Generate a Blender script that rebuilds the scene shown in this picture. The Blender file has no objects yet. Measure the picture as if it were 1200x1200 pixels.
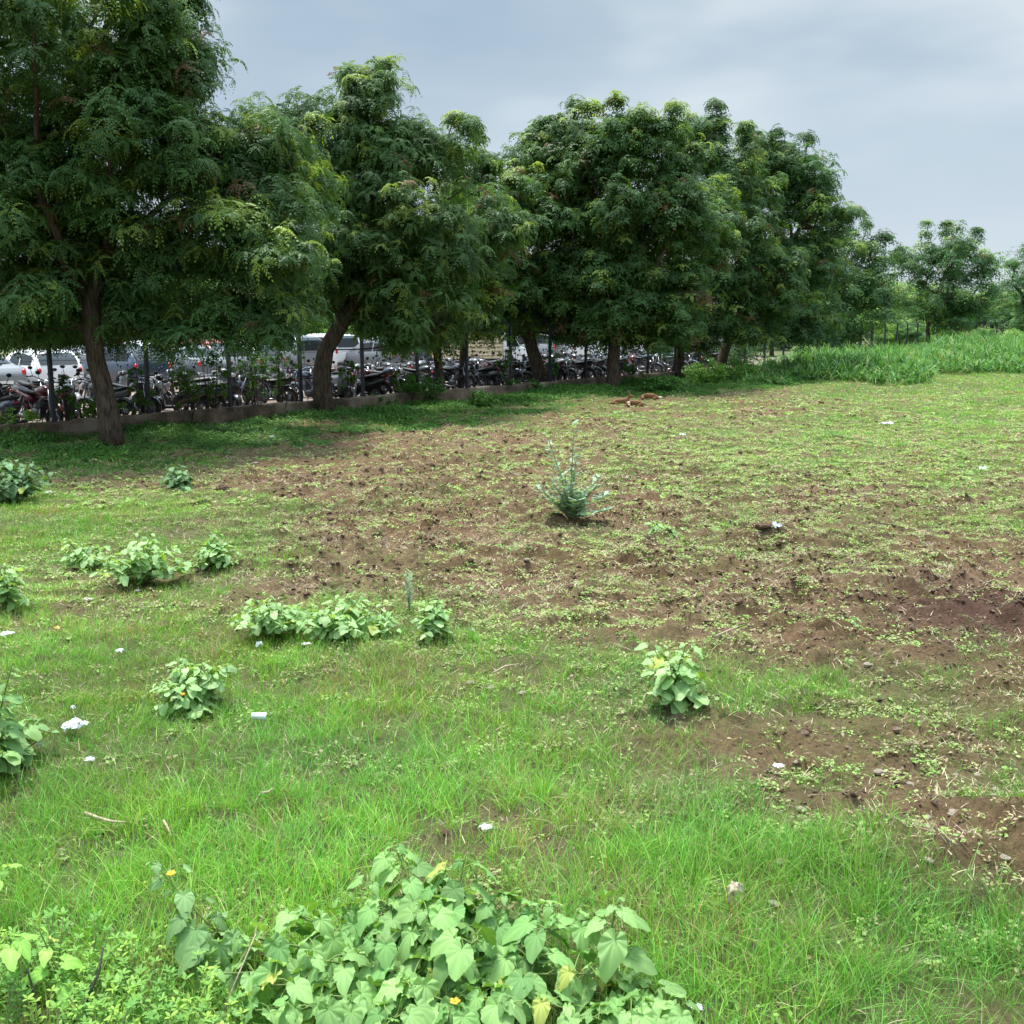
import bpy, math, random
import numpy as np
from mathutils import Vector, Matrix
R = math.radians
rs = np.random.RandomState(7)
random.seed(7)
SC = bpy.context.scene
COL = SC.collection

# ---------------------------------------------------------------- camera maths (layout on the ground)
H = 2.4
TH = math.atan(225 / 1200)
CT, ST = math.cos(TH), math.sin(TH)
def ray(px, py):
    u, v = (px - 600) / 1200, (600 - py) / 1200
    return u, CT + v * ST, -ST + v * CT
def gnd(px, py, z=0.0):
    dx, dy, dz = ray(px, py)
    t = (z - H) / dz
    return (dx * t, dy * t)
def at(px, py, D):
    dx, dy, dz = ray(px, py)
    t = D / dy
    return np.array((dx * t, D, H + dz * t))
def proj(x, y, z):
    z = z - H
    dep = y * CT - z * ST
    up = y * ST + z * CT
    return 600 + 1200 * x / dep, 600 - 1200 * up / dep
F0 = np.array(gnd(40, 518)); F1 = np.array(gnd(780, 447))
FD = (F1 - F0) / np.linalg.norm(F1 - F0)          # along the fence
FN = np.array((-FD[1], FD[0]))                    # away from the field
def fpt(s, off=0.0):
    return F0 + FD * s + FN * off
def s_at(px, off=0.0, z=0.0):
    lo, hi = -12.0, 400.0
    for _ in range(50):
        m = (lo + hi) / 2
        p = fpt(m, off)
        if p[1] < 1 or proj(p[0], p[1], z)[0] < px: lo = m
        else: hi = m
    return lo
def foff(x, y):
    return (x - F0[0]) * FN[0] + (y - F0[1]) * FN[1]

# ---------------------------------------------------------------- noise
_T = np.random.RandomState(3).rand(256, 256)
def vnoise(x, y):
    xi = np.floor(x).astype(int); yi = np.floor(y).astype(int)
    fx = x - xi; fy = y - yi
    fx = fx * fx * (3 - 2 * fx); fy = fy * fy * (3 - 2 * fy)
    a = _T[xi & 255, yi & 255]; b = _T[(xi + 1) & 255, yi & 255]
    c = _T[xi & 255, (yi + 1) & 255]; d = _T[(xi + 1) & 255, (yi + 1) & 255]
    return (a * (1 - fx) + b * fx) * (1 - fy) + (c * (1 - fx) + d * fx) * fy
def fbm(x, y, o=4, g=0.5):
    s = 0; a = 1; t = 0
    for k in range(o):
        s = s + a * vnoise(x + 17.3 * k, y + 9.1 * k); t += a; a *= g; x = x * 2.03; y = y * 2.03
    return s / t

# ---------------------------------------------------------------- density tables, sampled over the ground
PY = [450, 480, 510, 540, 570, 600, 640, 680, 720, 760, 800, 850, 900, 950, 1000, 1050, 1100, 1200]
GR = """6666666556888
6666555433677
6665323265766
7653112346665
6542111234444
8885211123333
8764111221223
7654211211111
8776543211100
8888777532111
9998888776421
8998899844654
8988899863636
8877887785322
9998887898512
9988878899722
9999888899975
9999999999987"""
WD = """7777777666777
6666655444555
6654334556666
5543334567766
5543333566666
4443333455555
3333333565555
3332234554332
3333345554322
3333445555443
2222223444554
2222222333455
2222222333444
2222222233344
2222222222333
2222222222222
2222222222222
2222222222222"""
def tab(s): return np.array([[int(c) for c in r] for r in s.split()], float) / 9
GR, WD = tab(GR), tab(WD)
def samp(T, px, py):
    px = np.clip(px / 100, 0, 11.999); i = px.astype(int); fx = px - i
    py = np.clip(py, PY[0], PY[-1] - .01)
    j = np.clip(np.searchsorted(PY, py, side='right') - 1, 0, len(PY) - 2)
    P = np.array(PY, float); fy = (py - P[j]) / (P[j + 1] - P[j])
    return (T[j, i] * (1 - fx) + T[j, i + 1] * fx) * (1 - fy) + (T[j + 1, i] * (1 - fx) + T[j + 1, i + 1] * fx) * fy
def dens(T, x, y):
    px, py = proj(x, np.maximum(y, 1.2), 0 * x)
    return samp(T, px, py)
def grassd(x, y):
    d = dens(GR, x, y)
    n = fbm(x * 1.1 + 5, y * 1.1, 4, .6)
    return np.clip(d + (n - .5) * 1.5 * (0.25 + d * (1 - d) * 3), 0, 1)
def weedd(x, y):
    d = dens(WD, x, y)
    n = .6 * fbm(x * 1.3 + 40, y * 4.2 + 9 + .6 * np.sin(x * .5), 4, .62) + .4 * fbm(x * 4.5, y * 8, 3)
    g_ = dens(GR, x, y)
    return np.clip(d * 1.1 + (n - .505) * 3.6 - .35 * np.clip(g_ - .6, 0, 1), 0.06, 1)

# terrain mounds: (px,py,radius,height)
MND = [(893, 643, .28, .10), (912, 636, .2, .10), (1105, 775, .16, .10), (1150, 720, .9, -.06), (1070, 1020, .3, .07),
       (1180, 985, .25, .07), (1010, 975, .22, .05), (1150, 945, .25, .06), (870, 912, .2, .06), (1100, 1040, .22, .06), (200, 620, .5, .08), (668, 618, .5, .05)]
MNP = [(gnd(a, b), r, h) for a, b, r, h in MND]
def zg(x, y):
    x = np.asarray(x, float); y = np.asarray(y, float)
    g = dens(GR, x, y)
    z = (fbm(x * .35, y * .35, 2) - .5) * .10
    bare = 1 - .75 * g
    z = z + (fbm(x * 2.2, y * 3.6, 3, .55) - .5) * .10 * bare
    c = fbm(x * 7, y * 9, 2, .5)
    z = z + np.abs(c - .5) * .13 * bare + (fbm(x * 12, y * 14, 2) - .5) * .035 * bare
    z = z + np.maximum(0, fbm(x * 4.2 + 7, y * 6.5, 3, .5) - .50) * .40 * bare + (fbm(x * .9 + 3, y * 2.6, 2) - .5) * .10 * bare
    for (p, r, h) in MNP:
        z = z + h * np.exp(-((x - p[0]) ** 2 + (y - p[1]) ** 2) / (r * r))
    o = foff(x, y)
    k = np.clip((-o - .1) / 1.2, 0, 1) * np.clip((75 - y) / 20, 0, 1)
    return z * k - np.where(o > .2, .03, 0.0)
def zg1(x, y): return float(zg(np.array([x]), np.array([y]))[0])

# ---------------------------------------------------------------- mesh helpers
def mk(name, V, Fs, mat=None, parent=None, col=None, smooth=False, mats=None, midx=None, loc=None):
    """one mesh object from vertex array, list of face arrays (nx3 / nx4)"""
    me = bpy.data.meshes.new(name)
    V = np.asarray(V, np.float32)
    Fs = [np.asarray(f, np.int32) for f in Fs if len(f)]
    me.vertices.add(len(V)); me.vertices.foreach_set('co', V.ravel())
    loops = np.concatenate([f.ravel() for f in Fs])
    tot = np.concatenate([np.full(len(f), f.shape[1], np.int32) for f in Fs])
    st = np.concatenate([[0], np.cumsum(tot)[:-1]]).astype(np.int32)
    me.loops.add(len(loops)); me.loops.foreach_set('vertex_index', loops)
    me.polygons.add(len(tot)); me.polygons.foreach_set('loop_start', st)
    try: me.polygons.foreach_set('loop_total', tot)
    except Exception: pass
    me.polygons.foreach_set('use_smooth', np.full(len(tot), smooth, bool))
    if col is not None:
        a = me.color_attributes.new('col', 'FLOAT_COLOR', 'POINT')
        c = np.ones((len(V), 4), np.float32); c[:, :3] = col
        a.data.foreach_set('color', c.ravel())
    for m in (mats or ([mat] if mat else [])): me.materials.append(m)
    if midx is not None: me.polygons.foreach_set('material_index', np.asarray(midx, np.int32))
    me.update(calc_edges=True); me.validate()
    ob = bpy.data.objects.new(name, me); COL.objects.link(ob)
    if parent: ob.parent = parent
    if loc is not None: ob.location = loc
    return ob
def empty(name, loc=(0, 0, 0), rz=0.0):
    o = bpy.data.objects.new(name, None); COL.objects.link(o)
    o.location = loc; o.rotation_euler = (0, 0, rz); o.empty_display_size = .2
    return o
def tag(o, label=None, cat=None, group=None, kind=None):
    if label: o['label'] = label
    if cat: o['category'] = cat
    if group: o['group'] = group
    if kind: o['kind'] = kind
    return o
class MB:
    def __init__(s): s.v = []; s.q = []; s.t = []; s.c = []; s.n = 0; s.hc = False
    def add(s, V, Q=None, T=None, c=None):
        V = np.asarray(V, float)
        if Q is not None and len(Q): s.q.append(np.asarray(Q) + s.n)
        if T is not None and len(T): s.t.append(np.asarray(T) + s.n)
        s.v.append(V); s.n += len(V)
        if c is not None:
            s.hc = True; c = np.asarray(c, float)
            s.c.append(np.broadcast_to(c, (len(V), 3)))
        else: s.c.append(np.full((len(V), 3), .5))
        return s
    def box(s, c, d, rz=0, M=None):
        x, y, z = [a / 2 for a in d]
        V = np.array([(i * x, j * y, k * z) for i in (-1, 1) for j in (-1, 1) for k in (-1, 1)])
        if rz: V = V @ rotz(rz).T
        if M is not None: V = V @ M.T
        return s.add(V + np.array(c), [(0, 1, 3, 2), (4, 6, 7, 5), (0, 4, 5, 1), (2, 3, 7, 6), (0, 2, 6, 4), (1, 5, 7, 3)])
    def tube(s, P, rad, n=8, cap=True, c=None):
        P = np.asarray(P, float); m = len(P)
        rad = np.broadcast_to(np.asarray(rad, float), (m,))
        T = np.gradient(P, axis=0); T /= np.linalg.norm(T, axis=1)[:, None] + 1e-9
        up = np.array((0, 0, 1.)) if abs(T[0][2]) < .9 else np.array((1., 0, 0))
        A = np.cross(T[0], up); A /= np.linalg.norm(A)
        V = []
        ang = np.arange(n) * 2 * math.pi / n
        for i in range(m):
            A = A - T[i] * A.dot(T[i]); A /= np.linalg.norm(A) + 1e-9
            B = np.cross(T[i], A)
            V.append(P[i] + rad[i] * (np.cos(ang)[:, None] * A + np.sin(ang)[:, None] * B))
        V = np.concatenate(V)
        i, j = np.meshgrid(np.arange(m - 1), np.arange(n), indexing='ij')
        a = (i * n + j).ravel(); b = (i * n + (j + 1) % n).ravel()
        Q = np.stack([a, b, b + n, a + n], 1)
        Tt = []
        if cap:
            V = np.vstack([V, P[0], P[-1]]); k = m * n
            for j in range(n):
                Tt.append((k, (j + 1) % n, j)); Tt.append((k + 1, (m - 1) * n + j, (m - 1) * n + (j + 1) % n))
        return s.add(V, Q, Tt, c)
    def ell(s, c, r, nu=12, nv=8, M=None, p=1.0, col=None):
        th = np.linspace(0, math.pi, nv + 1); ph = np.arange(nu) * 2 * math.pi / nu
        sg = lambda a: np.sign(a) * np.abs(a) ** p
        V = [[0, 0, 1.]]
        for t in th[1:-1]:
            for f in ph: V.append([sg(math.sin(t)) * sg(math.cos(f)), sg(math.sin(t)) * sg(math.sin(f)), sg(math.cos(t))])
        V.append([0, 0, -1.]); V = np.array(V) * np.array(r)
        if M is not None: V = V @ M.T
        Q = []; T = []
        for i in range(nv - 2):
            for j in range(nu):
                a = 1 + i * nu + j; b = 1 + i * nu + (j + 1) % nu
                Q.append((a, a + nu, b + nu, b))
        l = len(V) - 1
        for j in range(nu):
            T.append((0, 1 + j, 1 + (j + 1) % nu)); T.append((l, 1 + (nv - 2) * nu + (j + 1) % nu, 1 + (nv - 2) * nu + j))
        return s.add(V + np.array(c), Q, T, col)
    def torus(s, c, R0, r, axis='y', n=24, m=8, rz=0):
        a = np.arange(n) * 2 * math.pi / n; b = np.arange(m) * 2 * math.pi / m
        A, B = np.meshgrid(a, b, indexing='ij')
        x = (R0 + r * np.cos(B)) * np.cos(A); z = (R0 + r * np.cos(B)) * np.sin(A); y = r * np.sin(B)
        V = np.stack([x, y, z], -1).reshape(-1, 3)
        if rz: V = V @ rotz(rz).T
        i, j = np.meshgrid(np.arange(n), np.arange(m), indexing='ij')
        q = np.stack([i * m + j, ((i + 1) % n) * m + j, ((i + 1) % n) * m + (j + 1) % m, i * m + (j + 1) % m], -1).reshape(-1, 4)
        return s.add(V + np.array(c), q)
    def disc(s, c, r, w, n=20):   # short cylinder, axis y
        return s.tube([(c[0], c[1] - w / 2, c[2]), (c[0], c[1] + w / 2, c[2])], r, n)
    def loft(s, rings):
        n = len(rings[0]); V = np.concatenate([np.asarray(r, float) for r in rings]); Q = []
        for i in range(len(rings) - 1):
            for j in range(n):
                a = i * n + j; b = i * n + (j + 1) % n; Q.append((a, b, b + n, a + n))
        T = []
        for k, flip in ((0, 1), (len(rings) - 1, 0)):
            cc = V[k * n:(k + 1) * n].mean(0); V = np.vstack([V, cc])
            for j in range(n):
                a = k * n + j; b = k * n + (j + 1) % n
                T.append((len(V) - 1, b, a) if flip else (len(V) - 1, a, b))
        return s.add(V, Q, T)
    def build(s, name, mat, parent=None, smooth=True, loc=None):
        V = np.concatenate(s.v)
        Fs = []
        if s.q: Fs.append(np.concatenate(s.q))
        if s.t: Fs.append(np.concatenate(s.t))
        return mk(name, V, Fs, mat, parent, col=np.concatenate(s.c) if s.hc else None, smooth=smooth, loc=loc)
def rotz(a): return np.array([[math.cos(a), -math.sin(a), 0], [math.sin(a), math.cos(a), 0], [0, 0, 1]])
def roty(a): return np.array([[math.cos(a), 0, math.sin(a)], [0, 1, 0], [-math.sin(a), 0, math.cos(a)]])
def rotx(a): return np.array([[1, 0, 0], [0, math.cos(a), -math.sin(a)], [0, math.sin(a), math.cos(a)]])
def nrm(a): return a / (np.linalg.norm(a, axis=-1, keepdims=True) + 1e-9)
def frames(Z, yaw):
    """rotation matrices whose local z is Z, spun by yaw"""
    Z = nrm(Z); ref = np.where(np.abs(Z[:, 2:3]) > .95, np.array([[1., 0, 0]]), np.array([[0, 0, 1.]]))
    X = nrm(np.cross(ref, Z)); Y = np.cross(Z, X)
    c, s = np.cos(yaw)[:, None], np.sin(yaw)[:, None]
    return np.stack([X * c + Y * s, -X * s + Y * c, Z], -1)
def stamp(TV, TF, P, M, S):
    """copies of template at P with matrices M, scales S"""
    n = len(TV); m = len(P); S = np.asarray(S, float)
    if S.ndim == 1: S = S[:, None]
    V = np.einsum('mij,mnj->mni', M, TV[None] * S[:, None, :]) + P[:, None, :]
    F = (TF[None] + (np.arange(m) * n)[:, None, None]).reshape(-1, TF.shape[1])
    return V.reshape(-1, 3), F
def jit(base, n, amt, r=None):
    r = r or rs
    b = np.asarray(base, float)
    v = r.normal(0, amt, (n, 1)); h = r.normal(0, amt * .45, (n, 3))
    return np.clip(b * (1 + v) * (1 + h), .003, .95)

# ---------------------------------------------------------------- materials
MATS = {}
def nt(name):
    m = bpy.data.materials.new(name); m.use_nodes = True
    n = m.node_tree; n.nodes.clear(); MATS[name] = m
    return m, n.nodes, n.links
def simple(name, c, rough=.5, metal=0, coat=0, bump=0, scale=40, var=.15, spec=.5):
    m, N, L = nt(name)
    o = N.new('ShaderNodeOutputMaterial'); b = N.new('ShaderNodeBsdfPrincipled')
    L.new(b.outputs[0], o.inputs[0])
    tc = N.new('ShaderNodeTexCoord'); nz = N.new('ShaderNodeTexNoise'); nz.inputs['Scale'].default_value = scale
    nz.inputs['Detail'].default_value = 4
    L.new(tc.outputs['Object'], nz.inputs[0])
    r = N.new('ShaderNodeValToRGB'); r.color_ramp.elements[0].position = .3; r.color_ramp.elements[1].position = .7
    r.color_ramp.elements[0].color = (*[max(0, x * (1 - var)) for x in c], 1)
    r.color_ramp.elements[1].color = (*[min(1, x * (1 + var)) for x in c], 1)
    L.new(nz.outputs[0], r.inputs[0]); L.new(r.outputs[0], b.inputs['Base Color'])
    b.inputs['Roughness'].default_value = rough; b.inputs['Metallic'].default_value = metal
    b.inputs['Coat Weight'].default_value = coat; b.inputs['Specular IOR Level'].default_value = spec
    if bump:
        bp = N.new('ShaderNodeBump'); bp.inputs['Strength'].default_value = bump; bp.inputs['Distance'].default_value = .02
        L.new(nz.outputs[0], bp.inputs['Height']); L.new(bp.outputs[0], b.inputs['Normal'])
    return m
def leafmat(name, trans=.35, rough=.5, spec=.4, tint=(1.3, 1.25, .5), vein=False):
    m, N, L = nt(name)
    o = N.new('ShaderNodeOutputMaterial'); b = N.new('ShaderNodeBsdfPrincipled'); t = N.new('ShaderNodeBsdfTranslucent')
    mx = N.new('ShaderNodeMixShader'); mx.inputs[0].default_value = trans
    a = N.new('ShaderNodeAttribute'); a.attribute_name = 'col'
    mul = N.new('ShaderNodeMix'); mul.data_type = 'RGBA'; mul.blend_type = 'MULTIPLY'; mul.inputs[0].default_value = 1
    mul.inputs[7].default_value = (*tint, 1)
    L.new(a.outputs['Color'], mul.inputs[6])
    L.new(mul.outputs[2], t.inputs[0])
    L.new(a.outputs['Color'], b.inputs['Base Color'])
    b.inputs['Roughness'].default_value = rough; b.inputs['Specular IOR Level'].default_value = spec
    L.new(b.outputs[0], mx.inputs[1]); L.new(t.outputs[0], mx.inputs[2]); L.new(mx.outputs[0], o.inputs[0])
    return m
def attrmat(name, rough=.9, spec=.2):
    m, N, L = nt(name)
    o = N.new('ShaderNodeOutputMaterial'); b = N.new('ShaderNodeBsdfPrincipled')
    a = N.new('ShaderNodeAttribute'); a.attribute_name = 'col'
    L.new(a.outputs['Color'], b.inputs['Base Color']); b.inputs['Roughness'].default_value = rough
    b.inputs['Specular IOR Level'].default_value = spec
    L.new(b.outputs[0], o.inputs[0]); return m
def barkmat(name, c1, c2):
    m, N, L = nt(name)
    o = N.new('ShaderNodeOutputMaterial'); b = N.new('ShaderNodeBsdfPrincipled'); L.new(b.outputs[0], o.inputs[0])
    tc = N.new('ShaderNodeTexCoord'); mp = N.new('ShaderNodeMapping'); mp.inputs['Scale'].default_value = (1, 1, .18)
    L.new(tc.outputs['Object'], mp.inputs[0])
    nz = N.new('ShaderNodeTexNoise'); nz.inputs['Scale'].default_value = 22; nz.inputs['Detail'].default_value = 8; nz.inputs['Roughness'].default_value = .7
    L.new(mp.outputs[0], nz.inputs[0])
    r = N.new('ShaderNodeValToRGB'); r.color_ramp.elements[0].position = .38; r.color_ramp.elements[1].position = .62
    r.color_ramp.elements[0].color = (*c1, 1); r.color_ramp.elements[1].color = (*c2, 1)
    L.new(nz.outputs[0], r.inputs[0]); L.new(r.outputs[0], b.inputs['Base Color'])
    b.inputs['Roughness'].default_value = .9; b.inputs['Specular IOR Level'].default_value = .2
    bp = N.new('ShaderNodeBump'); bp.inputs['Strength'].default_value = 1; bp.inputs['Distance'].default_value = .03
    L.new(nz.outputs[0], bp.inputs['Height']); L.new(bp.outputs[0], b.inputs['Normal'])
    return m
def groundmat(name):
    m, N, L = nt(name)
    o = N.new('ShaderNodeOutputMaterial'); b = N.new('ShaderNodeBsdfPrincipled'); L.new(b.outputs[0], o.inputs[0])
    a = N.new('ShaderNodeAttribute'); a.attribute_name = 'col'
    tc = N.new('ShaderNodeTexCoord')
    n1 = N.new('ShaderNodeTexNoise'); n1.inputs['Scale'].default_value = 28; n1.inputs['Detail'].default_value = 8; n1.inputs['Roughness'].default_value = .75
    n2 = N.new('ShaderNodeTexNoise'); n2.inputs['Scale'].default_value = 4; n2.inputs['Detail'].default_value = 6
    L.new(tc.outputs['Object'], n1.inputs[0]); L.new(tc.outputs['Object'], n2.inputs[0])
    r = N.new('ShaderNodeMapRange'); r.inputs[1].default_value = .3; r.inputs[2].default_value = .7; r.inputs[3].default_value = .55; r.inputs[4].default_value = 1.5
    L.new(n1.outputs[0], r.inputs[0])
    r2 = N.new('ShaderNodeMapRange'); r2.inputs[1].default_value = .3; r2.inputs[2].default_value = .7; r2.inputs[3].default_value = .8; r2.inputs[4].default_value = 1.2
    L.new(n2.outputs[0], r2.inputs[0])
    mu = N.new('ShaderNodeMath'); mu.operation = 'MULTIPLY'; L.new(r.outputs[0], mu.inputs[0]); L.new(r2.outputs[0], mu.inputs[1])
    vm = N.new('ShaderNodeVectorMath'); vm.operation = 'SCALE'; L.new(a.outputs['Color'], vm.inputs[0]); L.new(mu.outputs[0], vm.inputs['Scale'])
    L.new(vm.outputs[0], b.inputs['Base Color'])
    b.inputs['Roughness'].default_value = .95; b.inputs['Specular IOR Level'].default_value = .15
    bp = N.new('ShaderNodeBump'); bp.inputs['Strength'].default_value = 1; bp.inputs['Distance'].default_value = .045
    L.new(n1.outputs[0], bp.inputs['Height']); L.new(bp.outputs[0], b.inputs['Normal'])
    return m
def wallmat(name):
    m, N, L = nt(name)
    o = N.new('ShaderNodeOutputMaterial'); b = N.new('ShaderNodeBsdfPrincipled'); L.new(b.outputs[0], o.inputs[0])
    tc = N.new('ShaderNodeTexCoord')
    n1 = N.new('ShaderNodeTexNoise'); n1.inputs['Scale'].default_value = 1.3; n1.inputs['Detail'].default_value = 9; n1.inputs['Roughness'].default_value = .65
    L.new(tc.outputs['Object'], n1.inputs[0])
    r = N.new('ShaderNodeValToRGB'); e = r.color_ramp.elements
    e[0].position = .36; e[0].color = (.040, .032, .022, 1); e[1].position = .62; e[1].color = (.27, .215, .165, 1)
    x = e.new(.5); x.color = (.17, .115, .08, 1)
    L.new(n1.outputs[0], r.inputs[0]); L.new(r.outputs[0], b.inputs['Base Color']); b.inputs['Roughness'].default_value = .95
    n3 = N.new('ShaderNodeTexNoise'); n3.inputs['Scale'].default_value = 30; n3.inputs['Detail'].default_value = 6
    L.new(tc.outputs['Object'], n3.inputs[0])
    bp = N.new('ShaderNodeBump'); bp.inputs['Strength'].default_value = .8; bp.inputs['Distance'].default_value = .02
    L.new(n3.outputs[0], bp.inputs['Height']); L.new(bp.outputs[0], b.inputs['Normal'])
    return m
M_leaf = leafmat('neem_leaf', .45, .5, .3)
M_plant = leafmat('velvet_leaf', .3, .62, .3, (1.3, 1.3, .35))
M_grass = leafmat('grass_blade', .35, .5, .35, (1.2, 1.15, .5))
M_bark = barkmat('neem_bark', (.030, .021, .015), (.13, .095, .068))
M_stem = attrmat('stem', .7)
M_ground = groundmat('field_soil')
M_clod = groundmat('soil_clod')
M_straw = attrmat('dry_straw', .8)
M_wall = wallmat('stained_masonry')
M_post = simple('post_paint', (.012, .016, .032), .5, 0, 0, .2, 30)
M_wire = simple('fence_wire', (.10, .10, .10), .5, .6)
M_lot = simple('dusty_earth', (.20, .15, .12), .95, 0, 0, .6, 3, .25)
M_tyre = simple('tyre_rubber', (.02, .02, .021), .8)
M_alloy = simple('wheel_alloy', (.24, .24, .25), .4, .8)
M_chrome = simple('chrome', (.32, .32, .34), .3, 1)
M_blk = simple('black_plastic', (.018, .018, .02), .45)
M_seat = simple('seat_vinyl', (.014, .014, .014), .5)
M_eng = simple('engine_metal', (.12, .12, .125), .45, .7)
M_glass = simple('window_glass', (.018, .022, .026), .12, 0, .0, 0, 3, .1, .45)
M_red = simple('red_lamp', (.55, .012, .015), .2, 0, .6)
M_clear = simple('clear_lamp', (.7, .72, .75), .12, .3, .6)
M_plate = simple('plate_white', (.7, .7, .66), .5)
M_plastic = simple('litter_plastic', (.80, .82, .85), .35, 0, 0, .3, 30, .05)
M_paper = simple('litter_paper', (.72, .68, .62), .8, 0, 0, .3, 60)
M_wood = simple('dry_wood', (.38, .30, .20), .85, 0, 0, .6, 60, .3)
M_dark = simple('dark_twig', (.035, .025, .022), .85, 0, 0, .4, 60)
M_rock = simple('pale_rock', (.45, .37, .28), .9, 0, 0, .8, 20, .3)
M_flower = simple('orange_petal', (.85, .36, .02), .6)
M_brown = simple('dog_fur_tan', (.20, .105, .055), .95, 0, 0, .5, 60, .25, .1)
M_whitefur = simple('dog_fur_white', (.6, .52, .44), .95, 0, 0, .5, 60, .15, .1)
PAINT = {}
def paint(n, c, rough=.28, metal=.0):
    PAINT[n] = simple('paint_' + n.replace(' ', '_'), c, rough, metal, .6, 0, 5, .04)
for n, c in dict(white=(.74, .75, .76), silver=(.20, .21, .225), grey=(.13, .14, .155), black=(.014, .014, .016), blue=(.02, .035, .065),
                 red=(.35, .02, .02), maroon=(.13, .015, .02), cream=(.62, .52, .34)).items(): paint(n, c)
PAINT['dark blue'] = PAINT['blue']; PAINT['dark grey'] = PAINT['grey']

# ================================================================= GROUND
def axis(parts):
    out = [parts[0][0]]
    for a, b, st in parts:
        n = max(1, int(round((b - a) / st))); out += list(a + (b - a) * (np.arange(1, n + 1) / n))
    return np.array(out)
xs = axis([(-900, -200, 140), (-200, -40, 20), (-40, -16, 1.0), (-16, -7, .12), (-7, -3.2, .055), (-3.2, 3.2, .036), (3.2, 8, .055), (8, 20, .12), (20, 40, .6), (40, 200, 16), (200, 900, 140)])
ys = axis([(-300, -20, 70), (-20, 1.6, 2.7), (1.6, 2.6, .08), (2.6, 8, .03), (8, 16, .042), (16, 32, .08), (32, 60, .25), (60, 120, 5), (120, 300, 30), (300, 1500, 200)])
X, Y = np.meshgrid(xs, ys, indexing='ij')
Z = zg(X.ravel(), Y.ravel())
nx, ny = len(xs), len(ys)
i, j = np.meshgrid(np.arange(nx - 1), np.arange(ny - 1), indexing='ij')
a = (i * ny + j).ravel()
Q = np.stack([a, a + ny, a + ny + 1, a + 1], 1)
xf, yf = X.ravel(), Y.ravel()
gd = grassd(xf, yf)
soilA = np.array((.118, .066, .034)); soilB = np.array((.205, .138, .082)); thatch = np.array((.095, .130, .042))
n1 = fbm(xf * .8 + 3, yf * 1.3, 3)[:, None]
base = soilA * (1 - n1) + soilB * n1
c = base * (1 - .8 * gd[:, None]) + thatch * .8 * gd[:, None]
dp = np.exp(-((xf - MNP[3][0][0]) ** 2 + (yf - MNP[3][0][1]) ** 2) / .9)[:, None]
c = c * (1 - dp) + np.array((.085, .046, .032)) * dp
o = foff(xf, yf)[:, None]
c = np.where(o > .3, np.array((.10, .115, .05)), c)
far = ((yf > 62) | (np.abs(xf) > 42))[:, None] & (o < 200)
c = np.where(far & (o <= .3), np.array((.07, .11, .035)), c)
tag(mk('ground', np.stack([xf, yf, Z], 1), [Q], M_ground, col=c, smooth=True), kind='structure')
# parking lot sheet behind the fence
p = [fpt(-22, .25), fpt(52, .25), fpt(60, 30), fpt(-22, 30)]
tag(mk('parking_lot', np.array([(q[0], q[1], .0) for q in p]), [np.array([[0, 1, 2, 3]])], M_lot), kind='structure')

# ================================================================= GRASS & WEEDS (stuff)
def in_fan(n, D0, D1, m=1.6, k=.53):
    """uniform points over the trapezoid seen between D0 and D1 (plus a margin)"""
    y = rs.uniform(D0, D1, int(n * 1.0)); w = k * y + m
    keep = rs.rand(len(y)) < w / (k * D1 + m); y = y[keep]; w = w[keep]
    x = rs.uniform(-1, 1, len(y)) * w
    return x, y
def blades(x, y, z, h, w, lean, yaw, seg, col, droop=.5):
    n = len(x); t = np.linspace(0, 1, seg + 1)
    dx, dy = np.cos(yaw), np.sin(yaw)
    out = (lean[:, None] * h[:, None]) * (t[None] ** 1.6)
    up = h[:, None] * (t[None] - droop * (lean[:, None] ** 1.3) * t[None] ** 2 * .6)
    cx = x[:, None] + dx[:, None] * out; cy = y[:, None] + dy[:, None] * out; cz = z[:, None] + up
    ww = w[:, None] * np.clip(1.0 - t[None] ** 1.7, .06, 1) * .5
    tw = rs.uniform(-1.2, 1.2, n)
    sx, sy = -np.sin(yaw + tw), np.cos(yaw + tw)
    A = np.stack([cx + sx[:, None] * ww, cy + sy[:, None] * ww, cz], -1)
    B = np.stack([cx - sx[:, None] * ww, cy - sy[:, None] * ww, cz], -1)
    V = np.stack([A, B], 2).reshape(-1, 3)
    per = (seg + 1) * 2
    q = np.array([[2 * k, 2 * k + 1, 2 * k + 3, 2 * k + 2] for k in range(seg)])
    F = (q[None] + (np.arange(n) * per)[:, None, None]).reshape(-1, 4)
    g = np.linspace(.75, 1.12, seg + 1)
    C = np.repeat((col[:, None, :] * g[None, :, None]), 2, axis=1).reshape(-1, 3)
    return V, F, C
def gcol(n, dry=.06):
    base = np.array((.18, .45, .05)); alt = np.array((.12, .33, .06)); yel = np.array((.33, .50, .10)); st = np.array((.42, .34, .19))
    u = rs.rand(n)[:, None]
    c = base * u + alt * (1 - u)
    m = rs.rand(n) < .2; c[m] = yel * (.8 + .3 * rs.rand(m.sum())[:, None])
    m = rs.rand(n) < dry; c[m] = st * (.6 + .6 * rs.rand(m.sum())[:, None])
    return c * (1 + rs.normal(0, .12, (n, 1)))
GV, GF, GC, off = [], [], [], 0
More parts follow.
